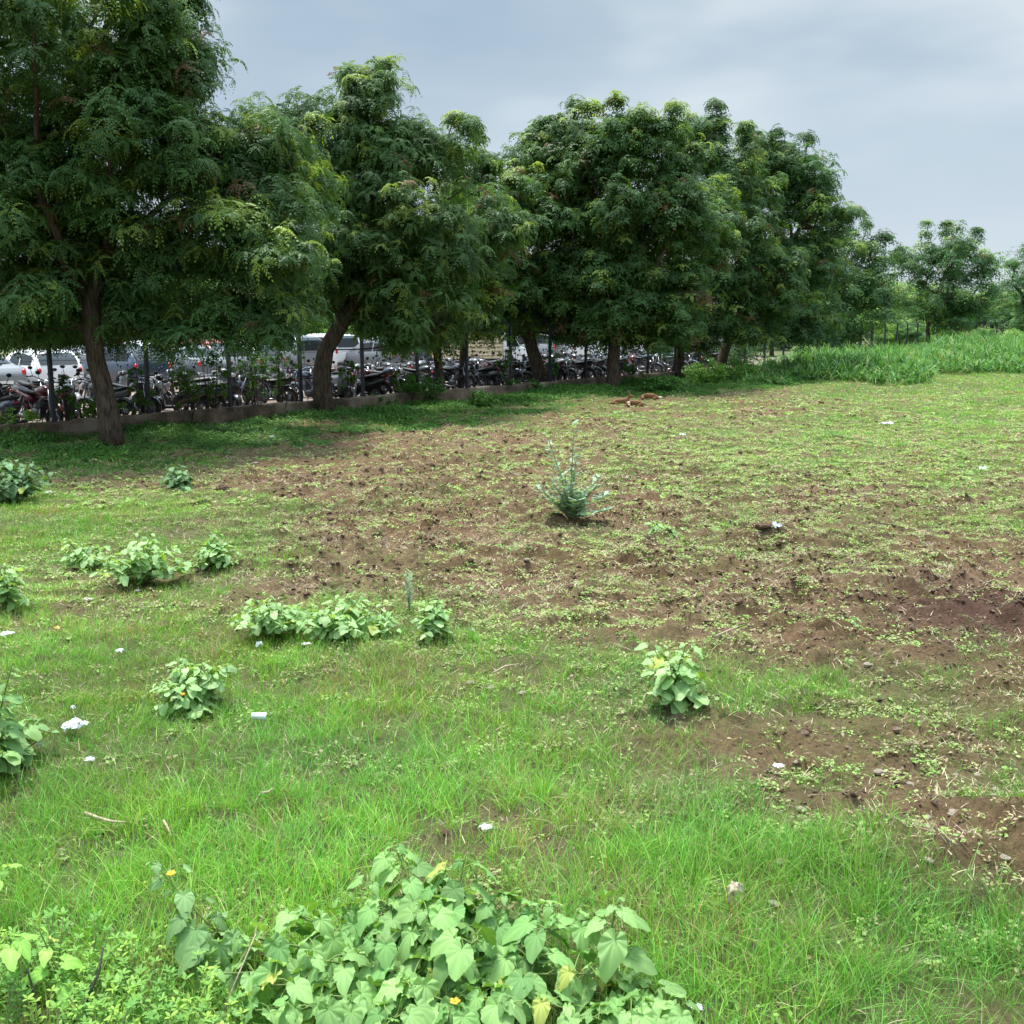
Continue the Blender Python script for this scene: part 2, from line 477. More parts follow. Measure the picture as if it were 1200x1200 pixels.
for (D0, D1, tpm, bl, seg, hm) in [(2.4, 5, 640, 10, 3, .115), (5, 9, 480, 9, 3, .092), (9, 16, 230, 8, 2, .085), (16, 30, 75, 6, 2, .085), (30, 52, 24, 5, 2, .10)]:
    area = (D1 - D0) * 2 * (.53 * D1 + 1.6)
    x, y = in_fan(area * tpm, D0, D1)
    g = grassd(x, y)
    pn = fbm(x * 2.6 + 11, y * 2.6, 4, .6)
    keep = (rs.rand(len(x)) < (g ** 1.4) * np.clip(.55 + (pn - .40) * 4.5, .38, 1.1) + .01) & (foff(x, y) < -.1)
    x, y, g = x[keep], y[keep], g[keep]
    nb = bl
    hs = .55 * fbm(x * .9, y * .9, 3) + .45 * fbm(x * 3.1 + 5, y * 3.1, 3)
    tufth = hm * (.45 + .75 * g) * (.55 + .95 * hs) * rs.uniform(.7, 1.35, len(x))
    x = np.repeat(x, nb); y = np.repeat(y, nb); th = np.repeat(tufth, nb)
    n = len(x); r = np.abs(rs.normal(0, .028, n)) * (1 + D0 / 8); ya = rs.uniform(0, 2 * math.pi, n)
    bx, by = x + r * np.cos(ya), y + r * np.sin(ya)
    h = th * rs.uniform(.5, 1.25, n)
    lean = np.clip(np.abs(rs.normal(.5, .45, n)), .03, 1.7)
    w = np.maximum(.0033, D0 * .00060) * rs.uniform(.6, 1.3, n)
    patch = fbm(bx * .5 + 9, by * .5, 3)[:, None]
    dryn = np.clip((fbm(bx * 1.7 + 3, by * 1.7, 3) - .5) * 1.8 + .05, .04, .5)
    cc = gcol(n, .0)
    md = rs.rand(n) < dryn; cc[md] = np.array((.36, .30, .16)) * rs.uniform(.6, 1.2, (md.sum(), 1))
    hue = fbm(bx * 1.1 + 60, by * 1.1, 3)[:, None]
    cc = cc * (.68 + .85 * patch) * (np.array((.75, .92, 1.35)) * hue + np.array((1.3, 1.1, .75)) * (1 - hue))
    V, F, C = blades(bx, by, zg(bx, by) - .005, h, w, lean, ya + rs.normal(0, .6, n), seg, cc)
    GV.append(V); GF.append(F + off); GC.append(C); off += len(V)
tag(mk('grass', np.concatenate(GV), [np.concatenate(GF)], M_grass, col=np.concatenate(GC)), kind='stuff')
print('grass quads', sum(len(f) for f in GF)); del GV, GF, GC

# low broad weeds: small sprigs of rounded leaflets lying close to the soil
def sprig_template(nl, seed, spread=.045, size=.016, up=.02):
    r = np.random.RandomState(seed); V = []; F = []
    for k in range(nl):
        a = r.uniform(0, 6.28); d = spread * math.sqrt(r.rand()); s = size * r.uniform(.6, 1.3)
        c = np.array((d * math.cos(a), d * math.sin(a), up * r.uniform(.1, 1)))
        M = rotz(r.uniform(0, 6.28)) @ rotx(r.normal(0, .4)) @ roty(r.normal(0, .35))
        q = np.array([(-s, 0, 0), (0, -s * .62, .12 * s), (s, 0, 0), (0, s * .62, .12 * s)]) @ M.T + c
        F.append([4 * k + i for i in range(4)]); V.append(q)
    return np.concatenate(V), np.array(F)
WV, WF, WC, off = [], [], [], 0
for (D0, D1, tpm, nl, sz) in [(2.6, 7, 480, 7, .0095), (7, 13, 640, 7, .0105), (13, 24, 300, 7, .016), (24, 48, 80, 7, .028)]:
    area = (D1 - D0) * 2 * (.53 * D1 + 1.6)
    x, y = in_fan(area * tpm, D0, D1)
    g = weedd(x, y)
    qx, qy = proj(x, y, 0 * x)
    g = np.where(qy < np.interp(qx, [0, 100, 200, 300, 400, 500, 600, 700, 800, 870, 1200], [548, 556, 548, 528, 518, 500, 488, 476, 464, 458, 452]) + 8, g * .35, g)
    keep = (rs.rand(len(x)) < g ** 1.5) & (foff(x, y) < -.2)
    x, y = x[keep], y[keep]
    for s in range(4):
        T, TF = sprig_template(nl, 50 + s, .05 * (sz / .015) ** .5, sz)
        sel = (np.arange(len(x)) % 4) == s
        xx, yy = x[sel], y[sel]; n = len(xx)
        P = np.stack([xx, yy, zg(xx, yy) + .004], 1)
        nn = np.stack([rs.normal(0, .15, n), rs.normal(0, .15, n), np.ones(n)], 1)
        V, F = stamp(T, TF, P, frames(nn, rs.uniform(0, 6.28, n)), rs.uniform(.45, 1.6, n))
        u = rs.rand(n)[:, None]
        cc = np.array((.20, .38, .075)) * u + np.array((.36, .45, .16)) * (1 - u)
        m = rs.rand(n) < .26; cc[m] = np.array((.38, .32, .19))
        cc = np.repeat(cc * (1 + rs.normal(0, .2, (n, 1))), len(T), 0)
        WV.append(V); WF.append(F + off); WC.append(cc); off += len(V)
tag(mk('low_weeds', np.concatenate(WV), [np.concatenate(WF)], M_grass, col=np.concatenate(WC)), kind='stuff')
print('weed quads', sum(len(f) for f in WF)); del WV, WF, WC

# dry straw and root litter over the tilled soil
SV, SF, SCc, off = [], [], [], 0
for (D0, D1, tpm, L0) in [(2.6, 8, 620, .042), (8, 16, 900, .05), (16, 40, 190, .085)]:
    area = (D1 - D0) * 2 * (.53 * D1 + 1.6)
    x, y = in_fan(area * tpm, D0, D1)
    g = dens(GR, x, y); nn = fbm(x * 1.6, y * 2.4 + 70, 3)
    keep = (rs.rand(len(x)) < np.clip(1.2 - g * .9, .1, 1) * np.clip((nn - .35) * 4, .05, 1)) & (foff(x, y) < -.3)
    x, y = x[keep], y[keep]; n = len(x)
    cc = np.array((.56, .47, .31)) * rs.uniform(.35, 1.15, (n, 1)) * (1 + rs.normal(0, .06, (n, 3)))
    V, F, C = blades(x, y, zg(x, y) + rs.uniform(.003, .02, n), rs.uniform(.004, .03, n), np.full(n, max(.0055, D0 * .00075)), L0 * rs.uniform(.4, 1.8, n) / .02, rs.uniform(0, 6.28, n), 2, cc, 0)
    SV.append(V); SF.append(F + off); SCc.append(C); off += len(V)
tag(mk('dry_straw', np.concatenate(SV), [np.concatenate(SF)], M_straw, col=np.clip(np.concatenate(SCc), 0, 1)), kind='stuff')
del SV, SF, SCc

# soil clods
def clod_template(seed):
    r = np.random.RandomState(seed); m = MB(); m.ell((0, 0, 0), (1, .85, .5), 7, 5)
    V = m.v[0] * (1 + r.normal(0, .17, (len(m.v[0]), 1))); T = np.array(m.t[0])
    q = np.array(m.q[0]); T = np.concatenate([T, q[:, [0, 1, 2]], q[:, [0, 2, 3]]])
    return V, T
CV, CF, CC, off = [], [], [], 0
for (D0, D1, tpm, sz) in [(2.6, 8, 420, .010), (8, 16, 420, .013), (16, 36, 60, .022)]:
    area = (D1 - D0) * 2 * (.53 * D1 + 1.6)
    x, y = in_fan(area * tpm, D0, D1)
    g = grassd(x, y); nn = fbm(x * 1.3 + 80, y * 2.2, 3)
    keep = (rs.rand(len(x)) < np.clip(1 - g * 1.3, 0, 1) * np.clip((nn - .35) * 4, .03, 1)) & (foff(x, y) < -.5)
    x, y = x[keep], y[keep]
    for s in range(4):
        T, TF = clod_template(s); sel = (np.arange(len(x)) % 4) == s; xx, yy = x[sel], y[sel]; n = len(xx)
        sc = sz * np.exp(rs.normal(0, .42, n))
        V, F = stamp(T, TF, np.stack([xx, yy, zg(xx, yy) + sc * .2], 1), frames(np.stack([rs.normal(0, .3, n), rs.normal(0, .3, n), np.ones(n)], 1), rs.uniform(0, 6.28, n)), sc)
        u = rs.rand(n)[:, None]
        CV.append(V); CF.append(F + off); CC.append(np.repeat(np.array((.13, .080, .050)) * u + np.array((.25, .18, .125)) * (1 - u), len(T), 0)); off += len(V)
tag(mk('soil_clods', np.concatenate(CV), [np.concatenate(CF)], M_clod, col=np.concatenate(CC)), kind='stuff')
del CV, CF, CC

# lush ground cover in the shade below the trees
gx = [0, 100, 200, 300, 400, 500, 600, 700, 800, 870, 1200]; gy = [548, 556, 548, 528, 518, 500, 488, 476, 464, 458, 452]
n = 42000
s_ = rs.uniform(-4, 46, n); o_ = -rs.uniform(.05, 5.2, n)
P = F0 + FD * s_[:, None] + FN * o_[:, None]; x, y = P[:, 0], P[:, 1]
px, py = proj(x, y, 0 * x)
edge = np.interp(px, gx, gy) + (fbm(x * .8, y * .8, 3) - .5) * 40
cl = fbm(x * .7 + 30, y * .7, 3)
keep = (py < edge) & (rs.rand(n) < np.clip((cl - .25) * 3, .12, 1))
x, y, cl, oo = x[keep], y[keep], cl[keep], o_[keep]
GVv, GFf, GCc, off = [], [], [], 0
for s in range(5):
    r = np.random.RandomState(90 + s); V = []; F = []
    for k in range(18):
        th = r.uniform(0, 1.35); ph = r.uniform(0, 6.28); d = np.array((math.sin(th) * math.cos(ph), math.sin(th) * math.sin(ph), math.cos(th) * .9))
        c_ = d * r.uniform(.5, 1) * np.array((.13, .13, .16)); sz = r.uniform(.014, .026)
        M = rotz(ph) @ roty(th * .6 + r.normal(0, .3)) @ rotz(r.uniform(-.6, .6))
        V.append(np.array([(-sz, 0, 0), (0, -sz * .7, 0), (sz * 1.2, 0, -.2 * sz), (0, sz * .7, 0)]) @ M.T + c_); F.append([4 * k + i for i in range(4)])
    T, TF = np.concatenate(V), np.array(F)
    sel = (np.arange(len(x)) % 5) == s; xx, yy, cc = x[sel], y[sel], cl[sel]; m_ = len(xx)
    h = (.35 + 1.6 * np.clip(cc - .3, 0, 1) ** 1.0) * rs.uniform(.6, 1.3, m_) * np.clip(1.75 + .28 * oo[sel], .45, 1.75)
    S = np.stack([rs.uniform(.8, 1.3, m_), rs.uniform(.8, 1.3, m_), h * 1.15], 1)
    V, F = stamp(T, TF, np.stack([xx, yy, zg(xx, yy)], 1), frames(np.tile([[0, 0, 1.]], (m_, 1)), rs.uniform(0, 6.28, m_)), S)
    u = rs.rand(m_)[:, None]
    colr = (np.array((.055, .165, .028)) * u + np.array((.105, .245, .042)) * (1 - u)) * (1 + rs.normal(0, .12, (m_, 1)))
    GVv.append(V); GFf.append(F + off); GCc.append(np.repeat(colr, len(T), 0)); off += len(V)
tag(mk('ground_cover', np.concatenate(GVv), [np.concatenate(GFf)], M_grass, col=np.concatenate(GCc)), kind='stuff')
del GVv, GFf, GCc

# tall fodder grass in the far right corner
n = 15000
x = rs.uniform(7, 48, n); y = rs.uniform(38, 72, n)
px, py = proj(x, y, 0 * x)
front = np.interp(px, [840, 870, 960, 1040, 1088, 1092, 1150, 1260, 1400], [440, 452, 449, 453, 452, 440, 440, 437, 437]) + (fbm(x * .5, y * .5, 2) - .5) * 9
keep = (px > 845) & (py < front) & (foff(x, y) < -.6)
x, y, px, py = x[keep], y[keep], px[keep], py[keep]
nl = 8; right = px > 1088
hh = np.where(right, 1.75, 1.3) * (.75 + .5 * fbm(x * .6, y * .6, 3)) * np.where(px < 930, .75, 1) * np.clip(.38 + (front[keep] - py) / 13, .38, 1) * rs.uniform(.75, 1.15, len(x))
hh = np.repeat(hh, nl); X_, Y_ = np.repeat(x, nl), np.repeat(y, nl); n = len(X_)
hb = hh * rs.uniform(0, .55, n)
cc = np.array((.105, .275, .06)) * rs.uniform(.55, 1.35, (n, 1)); m = rs.rand(n) < .2; cc[m] = np.array((.28, .48, .17)); m = rs.rand(n) < .04; cc[m] = np.array((.4, .36, .2))
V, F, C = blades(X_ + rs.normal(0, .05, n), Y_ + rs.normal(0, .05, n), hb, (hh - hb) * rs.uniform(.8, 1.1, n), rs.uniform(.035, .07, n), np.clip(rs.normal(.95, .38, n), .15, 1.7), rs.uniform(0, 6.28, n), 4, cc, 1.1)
tag(mk('tall_grass', V, [F], M_grass, col=C), kind='stuff')

# ================================================================= TREES
def leaf_cluster(nleaf, npair, seed, L=.30, lw=.011, ll=.05):
    """rosette of drooping feather leaves; local z = twig direction"""
    r = np.random.RandomState(seed); V = []; F = []; k = 0
    for a in range(nleaf):
        ph = a * 2.4 + r.normal(0, .25); el = r.uniform(-.15, .75); LL = L * r.uniform(.75, 1.15)
        M = rotz(ph)
        t = np.linspace(.18, 1, npair)
        for q in t:
            xx = LL * q * math.cos(el) * (1 - .12 * q); zz = LL * q * math.sin(el) - LL * .75 * q * q
            sl = ll * (1.05 - .35 * abs(q - .45)) * r.uniform(.85, 1.15)
            for sgn in ((1, -1) if q < .99 else (0,)):
                d = nrm(np.array((.75 if sgn else 1.0, sgn * .8, -.42 - .4 * q + r.normal(0, .12))))
                side = nrm(np.cross(d, np.array((0, 0, 1.)))); c0 = np.array((xx, 0, zz))
                V += [M @ c0, M @ (c0 + d * sl * .45 - side * lw), M @ (c0 + d * sl), M @ (c0 + d * sl * .45 + side * lw)]
                F.append([k, k + 1, k + 2, k + 3]); k += 4
    return np.array(V), np.array(F)
def leafset(kind):
    if kind == 'near': return [leaf_cluster(7, 6, 10 + s, .32, .0165, .074) for s in range(5)]
    if kind == 'mid': return [leaf_cluster(7, 4, 20 + s, .36, .026, .10) for s in range(5)]
    return [leaf_cluster(6, 3, 30 + s, .42, .034, .15) for s in range(5)]
LS = {k: leafset(k) for k in ('near', 'mid', 'far')}
def make_tree(name, label, trunk, ells, D, kind='mid', trad=.2, lobe_r=.6, dn=1.0, ros=22, tint=(1, 1, 1), group=None, cat='tree', seed=0, own=True, young=.16):
    """trunk: px path; ells: px ellipses (cx,cy,rx,ry[,dD]) ; everything placed at its real distance D"""
    r = np.random.RandomState(100 + seed)
    base = np.array((*gnd(*trunk[0]), 0.)) if own else at(trunk[0][0], trunk[0][1], D)
    D = base[1]; base[2] = 0
    tp = [base + np.array((0, 0, -.15))] + [at(p[0], p[1], D + (p[2] if len(p) > 2 else 0)) for p in trunk[1:]]
    C, Rl = [], []
    for e in ells:
        dd = e[4] if len(e) > 4 else 0
        c0 = at(e[0], e[1] + 7, D + dd); rx = e[2] * (D + dd) / 1200; rz = e[3] * (D + dd) / 1200; ry = max(rx, rz) * .85
        nlo = max(4, int(dn * 5.2 * (rx * ry * rz) ** (2 / 3) / lobe_r ** 2))
        d = nrm(r.normal(0, 1, (nlo, 3))); q = r.uniform(.05, 1, nlo) ** .45
        C.append(c0 + d * q[:, None] * np.array((rx, ry, rz)) * .93)
    C = np.concatenate(C); C = C[C[:, 2] > 1.2]
    Rl = lobe_r * r.uniform(.6, 1.25, len(C))
    cen = C.mean(0); ov = nrm((C - cen) * np.array((1, 1, 1.3))); sc_o = np.linalg.norm(C - cen, axis=1) * (.5 + .5 * np.clip(ov[:, 2] + .5, 0, 1))
    pick = np.argsort(-sc_o + r.normal(0, .5, len(C)))[:int(len(C) * .07)]
    C2 = C[pick] + (ov[pick] * np.array((.8, .8, .7)) + np.array((0, 0, .35))) * lobe_r * r.uniform(.5, 1.15, (len(pick), 1)); C = np.concatenate([C, C2]); Rl = np.concatenate([Rl, lobe_r * r.uniform(.35, .6, len(pick))])
    # skeleton
    nodes = [tp[0]]; par = [-1]; fixed = [trad]
    for p_ in tp[1:]:
        a0 = nodes[-1]; k = max(1, int(np.linalg.norm(p_ - a0) / .35))
        for q in range(1, k + 1): nodes.append(a0 + (p_ - a0) * q / k + r.normal(0, .012, 3)); par.append(len(nodes) - 2)
    ntr = len(nodes); fork = nodes[-1]
    order = np.argsort(np.linalg.norm(C - fork, axis=1)); plen = [0.0] * ntr
    lo = max(0, ntr - 4)
    for ci in order:
        c_ = C[ci]; arr = np.array(nodes[lo:]); pl = np.array(plen[lo:])
        dist = np.linalg.norm(arr - c_, axis=1)
        cost = dist * 1.0 + .45 * pl + np.where(arr[:, 2] > c_[2] + .2, .8, 0)
        b = int(np.argmin(cost)) + lo; a0 = nodes[b]; L_ = np.linalg.norm(c_ - a0); k = max(1, int(L_ / .45)); prev = b
        mid = r.normal(0, .09 * L_, 3); mid[2] += .06 * L_
        for q in range(1, k + 1):
            t = q / k; nodes.append(a0 + (c_ - a0) * t + mid * math.sin(math.pi * t) * .7); par.append(prev); prev = len(nodes) - 1
            plen.append(plen[b] + L_ * t)
    N_ = len(nodes); cnt = np.zeros(N_); ch = [[] for _ in range(N_)]
    for k in range(1, N_): ch[par[k]].append(k)
    for k in range(N_ - 1, -1, -1): cnt[k] = max(1, sum(cnt[c_] for c_ in ch[k]))
    rad = trad * (cnt / cnt[0]) ** .5; rad = np.maximum(rad, .011)
    for k in range(ntr): rad[k] = trad * (1.0 - .12 * k / ntr)
    rad[0] = trad * 1.45
    if ntr > 2: rad[1] = trad * 1.14
    if ntr > 3: rad[2] = trad * 1.05
    mb = MB()
    def chain(start, frm):
        stack = [(start, frm)]
        while stack:
            k, f = stack.pop()
            P_ = [nodes[f]] if f is not None else []; rr = [min(rad[k] * 1.15, rad[f])] if f is not None else []
            while True:
                P_.append(nodes[k]); rr.append(rad[k])
                if not ch[k]: break
                big = max(ch[k], key=lambda c__: cnt[c__])
                for c__ in ch[k]:
                    if c__ != big: stack.append((c__, k))
                k = big
            if len(P_) > 1: mb.tube(P_, rr, 12 if rr[-1] > .08 or f is None else (7 if rr[0] > .04 else 5))
    chain(0, None)
    root = empty(name, base)
    inv = -base
    tag(root, label, cat, group)
    Vt = np.concatenate(mb.v) + inv
    mk('trunk', Vt, [np.concatenate(mb.q), np.concatenate([np.asarray(t) for t in mb.t])], M_bark, root, smooth=True)
    # foliage
    m_ = ros; nL = len(C)
    d = r.normal(0, 1, (nL, m_, 3)); d[..., 2] = np.abs(d[..., 2]) * .9 - .45; d = nrm(d)
    Pp = (C[:, None, :] + d * (Rl[:, None, None] * r.uniform(.35, 1.32, (nL, m_, 1))) * np.array((1, 1, .8))).reshape(-1, 3)
    dirs = nrm(d.reshape(-1, 3) * .7 + np.array((0, 0, .75)) + r.normal(0, .22, (nL * m_, 3)))
    nR = len(Pp)
    lobec = np.repeat(r.normal(0, .16, nL), m_)
    u = r.rand(nR)[:, None]
    t_ = np.array(tint)
    colr = (np.array((.056, .128, .040)) * u + np.array((.096, .182, .052)) * (1 - u)) * (1 + lobec[:, None])
    # fresh yellow-green shoots at the twig ends on the outside, a few bronze
    ec = C.mean(0); outer = np.linalg.norm((Pp - ec), axis=1); outer = outer / np.percentile(outer, 90)
    ynl = (r.rand(nL) < young * 1.5)[np.repeat(np.arange(nL), m_)] & (r.rand(nR) < .75)
    fresh = (ynl & (d.reshape(-1, 3)[:, 2] > .1)) | (r.rand(nR) < .03)
    colr[fresh] = np.array((.24, .34, .07)) * r.uniform(.75, 1.15, (fresh.sum(), 1))
    br = r.rand(nR) < .022; colr[br] = np.array((.17, .105, .055))
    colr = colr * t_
    Vs, Fs_, Cs, off = [], [], [], 0
    sets = LS[kind]
    for s in range(5):
        T, TF = sets[s]; sel = np.arange(nR) % 5 == s; k = sel.sum()
        V, F = stamp(T, TF, Pp[sel] + inv, frames(dirs[sel], r.uniform(0, 6.28, k)), r.uniform(.55, 1.22, k))
        Vs.append(V); Fs_.append(F + off); off += len(V)
        Cs.append(np.repeat(colr[sel] * (1 + r.normal(0, .08, (k, 1))), len(T), 0))
    mk('crown', np.concatenate(Vs), [np.concatenate(Fs_)], M_leaf, root, col=np.clip(np.concatenate(Cs), 0, 1))
    return root, off // 4
tot = 0
GT = 'neem trees along the fence'
T_ = []
T_.append(make_tree('neem_tree', 'huge dark neem tree with brown trunk in front of the wall, nearest on the left', [(132, 526), (129, 495), (122, 460), (113, 420), (108, 385), (106, 350)],
   [(50, 30, 185, 120), (170, 60, 95, 70), (30, 190, 170, 110), (165, 190, 125, 105), (255, 190, 75, 60, .6), (215, 130, 60, 60), (320, 185, 48, 75, .8), (90, 300, 150, 72), (270, 290, 95, 68), (20, 350, 70, 40), (165, 350, 60, 32), (285, 352, 42, 32), (338, 250, 50, 55), (20, 372, 70, 30), (75, 378, 50, 24, 2), (150, 372, 60, 24, 2.5), (195, 380, 34, 22), (262, 376, 50, 28), (318, 368, 28, 30), (-40, 380, 60, 30, 2), (230, 340, 50, 40, 3), (60, 330, 110, 50, 4), (190, 330, 100, 50, 5), (350, 150, 30, 40, 3), (345, 230, 40, 60, 3), (340, 320, 45, 50, 4)], 19, 'near', .175, .55, .82, 24, seed=1, young=.17))
T_.append(make_tree('neem_tree', 'neem tree with thick bent trunk forking low behind weeds, second from left', [(383, 488), (379, 465), (377, 435), (381, 410), (394, 388), (404, 372)],
   [(437, 108, 34, 28), (412, 130, 26, 22), (455, 170, 62, 38), (430, 200, 66, 50), (495, 150, 22, 18), (525, 170, 28, 20), (420, 265, 80, 68), (490, 245, 62, 75), (480, 325, 72, 45), (395, 325, 45, 40), (520, 300, 40, 60), (468, 372, 55, 26), (520, 372, 30, 36, 1), (440, 350, 40, 30), (345, 310, 40, 40, 1), (470, 340, 60, 50, 4), (400, 330, 80, 45, 4), (375, 220, 40, 50, 2), (560, 260, 40, 60, 2)], 25, 'near', .22, .58, 1.0, 22, seed=2, young=.12, tint=(1.1, 1.04, 1.1)))
T_.append(make_tree('neem_tree', 'slender neem tree with straight thin trunk and upright boughs before the grey wall', [(517, 470), (514, 430), (511, 395), (510, 360)],
   [(563, 212, 44, 32), (560, 265, 50, 55), (545, 330, 45, 50), (510, 350, 40, 30), (500, 385, 40, 22), (550, 372, 40, 18, 2)], 30, 'mid', .13, .6, 1.05, 20, seed=3, tint=(1.12, 1.08, .9)))
T_.append(make_tree('neem_tree', 'thinnest neem tree with forked stem, touching the grey wall beside the truck', [(540, 461), (541, 425), (543, 395), (537, 370)],
   [(590, 250, 42, 50), (590, 320, 45, 45), (550, 372, 35, 18), (580, 366, 40, 16, 3)], 32, 'mid', .10, .6, 1.05, 20, seed=4))
T_.append(make_tree('neem_tree', 'neem tree whose dark trunk leans left in front of the white parked cars', [(637, 457), (630, 430), (620, 395), (609, 365), (592, 340)],
   [(652, 158, 34, 26), (645, 150, 16, 20), (640, 205, 58, 48), (625, 270, 58, 60), (640, 335, 60, 42), (690, 165, 42, 34), (605, 350, 35, 30), (655, 372, 40, 22), (600, 368, 40, 16), (680, 378, 26, 20, 2)], 35, 'mid', .23, .65, 1.05, 22, seed=5, tint=(1.15, 1.1, 1.0)))
T_.append(make_tree('neem_tree', 'broad neem tree with upright brown trunk right behind the resting dogs', [(718, 459), (719, 430), (721, 400), (723, 365)],
   [(715, 165, 55, 34), (765, 178, 50, 38), (730, 235, 85, 65), (700, 310, 65, 55), (785, 270, 60, 70), (775, 335, 60, 42), (730, 355, 60, 25), (690, 378, 34, 20), (760, 382, 50, 24), (740, 370, 60, 26, 3), (720, 325, 80, 50, 4), (665, 250, 40, 60, 1), (830, 260, 40, 60, 2)], 35, 'mid', .21, .68, 1.05, 22, seed=6))
T_.append(make_tree('neem_tree', 'neem tree with short dark trunk rising out of the green bushes by the wall', [(797, 446), (797, 420), (798, 395), (800, 365)],
   [(825, 175, 44, 38), (855, 215, 55, 50), (860, 290, 65, 65), (830, 340, 55, 45), (905, 320, 38, 55), (815, 378, 45, 28), (870, 380, 40, 24), (800, 395, 26, 16)], 40, 'mid', .15, .7, 1.05, 22, seed=7))
T_.append(make_tree('neem_tree', 'neem tree with blackish leaning trunk beside dark parked van, behind tall grass', [(843, 441), (848, 415), (856, 392), (862, 370)],
   [(895, 185, 38, 32), (930, 205, 46, 34), (965, 225, 36, 30), (925, 260, 62, 55), (950, 310, 52, 50), (920, 360, 50, 35), (990, 240, 16, 14), (915, 384, 50, 18), (950, 375, 40, 22)], 46, 'mid', .22, .75, 1.0, 22, seed=8, tint=(.95, 1.0, 1.1)))
T_.append(make_tree('neem_tree', 'dense neem tree standing at the start of the tall fodder grass', [(960, 428), (961, 405), (963, 385), (965, 360)],
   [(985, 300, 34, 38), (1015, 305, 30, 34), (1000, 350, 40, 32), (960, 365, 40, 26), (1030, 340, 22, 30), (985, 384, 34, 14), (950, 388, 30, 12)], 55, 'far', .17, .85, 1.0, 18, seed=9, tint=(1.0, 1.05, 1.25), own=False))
T_.append(make_tree('neem_tree', 'lone open-crowned tree with thin reddish trunk standing inside the tall grass', [(1087, 424), (1087, 405), (1087, 388), (1088, 380)],
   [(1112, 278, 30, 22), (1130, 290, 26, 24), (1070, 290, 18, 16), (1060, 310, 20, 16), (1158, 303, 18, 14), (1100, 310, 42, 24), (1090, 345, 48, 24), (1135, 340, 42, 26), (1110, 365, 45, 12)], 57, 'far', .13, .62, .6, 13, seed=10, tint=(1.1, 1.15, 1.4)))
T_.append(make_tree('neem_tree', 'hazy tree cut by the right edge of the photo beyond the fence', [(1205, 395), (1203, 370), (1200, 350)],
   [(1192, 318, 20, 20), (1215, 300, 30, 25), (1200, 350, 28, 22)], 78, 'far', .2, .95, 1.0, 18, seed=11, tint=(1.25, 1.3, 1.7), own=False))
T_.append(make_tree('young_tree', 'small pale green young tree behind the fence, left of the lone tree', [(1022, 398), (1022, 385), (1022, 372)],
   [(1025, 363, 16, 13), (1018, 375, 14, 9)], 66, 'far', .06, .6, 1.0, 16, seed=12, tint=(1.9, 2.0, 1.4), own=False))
for t in T_: tot += t[1]
for t in T_[:11]: t[0]['group'] = GT
del T_[10][0]['group']; del T_[9][0]['group']
print('leaf quads', tot)
def clone(root, loc, rz, sc, label=None):
    c = root.copy(); COL.objects.link(c); c.location = loc; c.rotation_euler = (0, 0, rz); c.scale = (sc[0], sc[0], sc[1])
    if label: c['label'] = label
    for ch in root.children:
        d = ch.copy(); COL.objects.link(d); d.parent = c
    return c
# distant trees: two sources, then copies
src = []
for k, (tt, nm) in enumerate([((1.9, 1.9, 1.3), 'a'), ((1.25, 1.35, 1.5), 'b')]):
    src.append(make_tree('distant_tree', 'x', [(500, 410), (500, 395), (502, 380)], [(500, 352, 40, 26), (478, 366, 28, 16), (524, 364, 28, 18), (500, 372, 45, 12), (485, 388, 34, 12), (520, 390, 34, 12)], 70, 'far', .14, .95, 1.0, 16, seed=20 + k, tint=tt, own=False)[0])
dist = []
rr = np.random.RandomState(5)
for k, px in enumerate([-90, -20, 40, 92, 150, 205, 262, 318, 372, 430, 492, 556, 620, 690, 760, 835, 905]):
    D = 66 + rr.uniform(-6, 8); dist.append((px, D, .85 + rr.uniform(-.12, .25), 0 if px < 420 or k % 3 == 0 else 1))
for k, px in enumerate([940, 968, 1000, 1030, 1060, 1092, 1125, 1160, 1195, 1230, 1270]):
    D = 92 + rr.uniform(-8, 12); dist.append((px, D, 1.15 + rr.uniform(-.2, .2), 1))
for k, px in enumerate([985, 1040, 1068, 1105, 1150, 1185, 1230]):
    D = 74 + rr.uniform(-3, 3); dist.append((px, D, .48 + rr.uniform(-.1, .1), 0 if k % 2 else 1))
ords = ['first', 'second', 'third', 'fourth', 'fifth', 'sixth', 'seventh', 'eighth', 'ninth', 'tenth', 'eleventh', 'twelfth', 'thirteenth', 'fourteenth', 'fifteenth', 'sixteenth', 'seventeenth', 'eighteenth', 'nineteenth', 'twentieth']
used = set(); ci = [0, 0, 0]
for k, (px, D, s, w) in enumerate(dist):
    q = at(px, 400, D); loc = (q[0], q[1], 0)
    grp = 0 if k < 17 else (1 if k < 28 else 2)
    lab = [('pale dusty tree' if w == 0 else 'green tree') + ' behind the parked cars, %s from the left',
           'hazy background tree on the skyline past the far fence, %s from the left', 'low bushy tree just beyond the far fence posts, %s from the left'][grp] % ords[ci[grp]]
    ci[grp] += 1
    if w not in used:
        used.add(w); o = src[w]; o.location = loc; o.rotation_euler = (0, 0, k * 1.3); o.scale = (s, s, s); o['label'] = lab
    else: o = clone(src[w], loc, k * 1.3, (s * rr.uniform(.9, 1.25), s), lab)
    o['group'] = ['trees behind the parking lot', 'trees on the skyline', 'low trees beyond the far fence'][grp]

# ================================================================= FENCE
fence = empty('boundary_fence', (F0[0], F0[1], 0), math.atan2(FD[1], FD[0]))
tag(fence, 'low stained masonry wall carrying dark angled-top iron posts strung with wire', 'fence')
L0, L1 = -14.0, 108.0
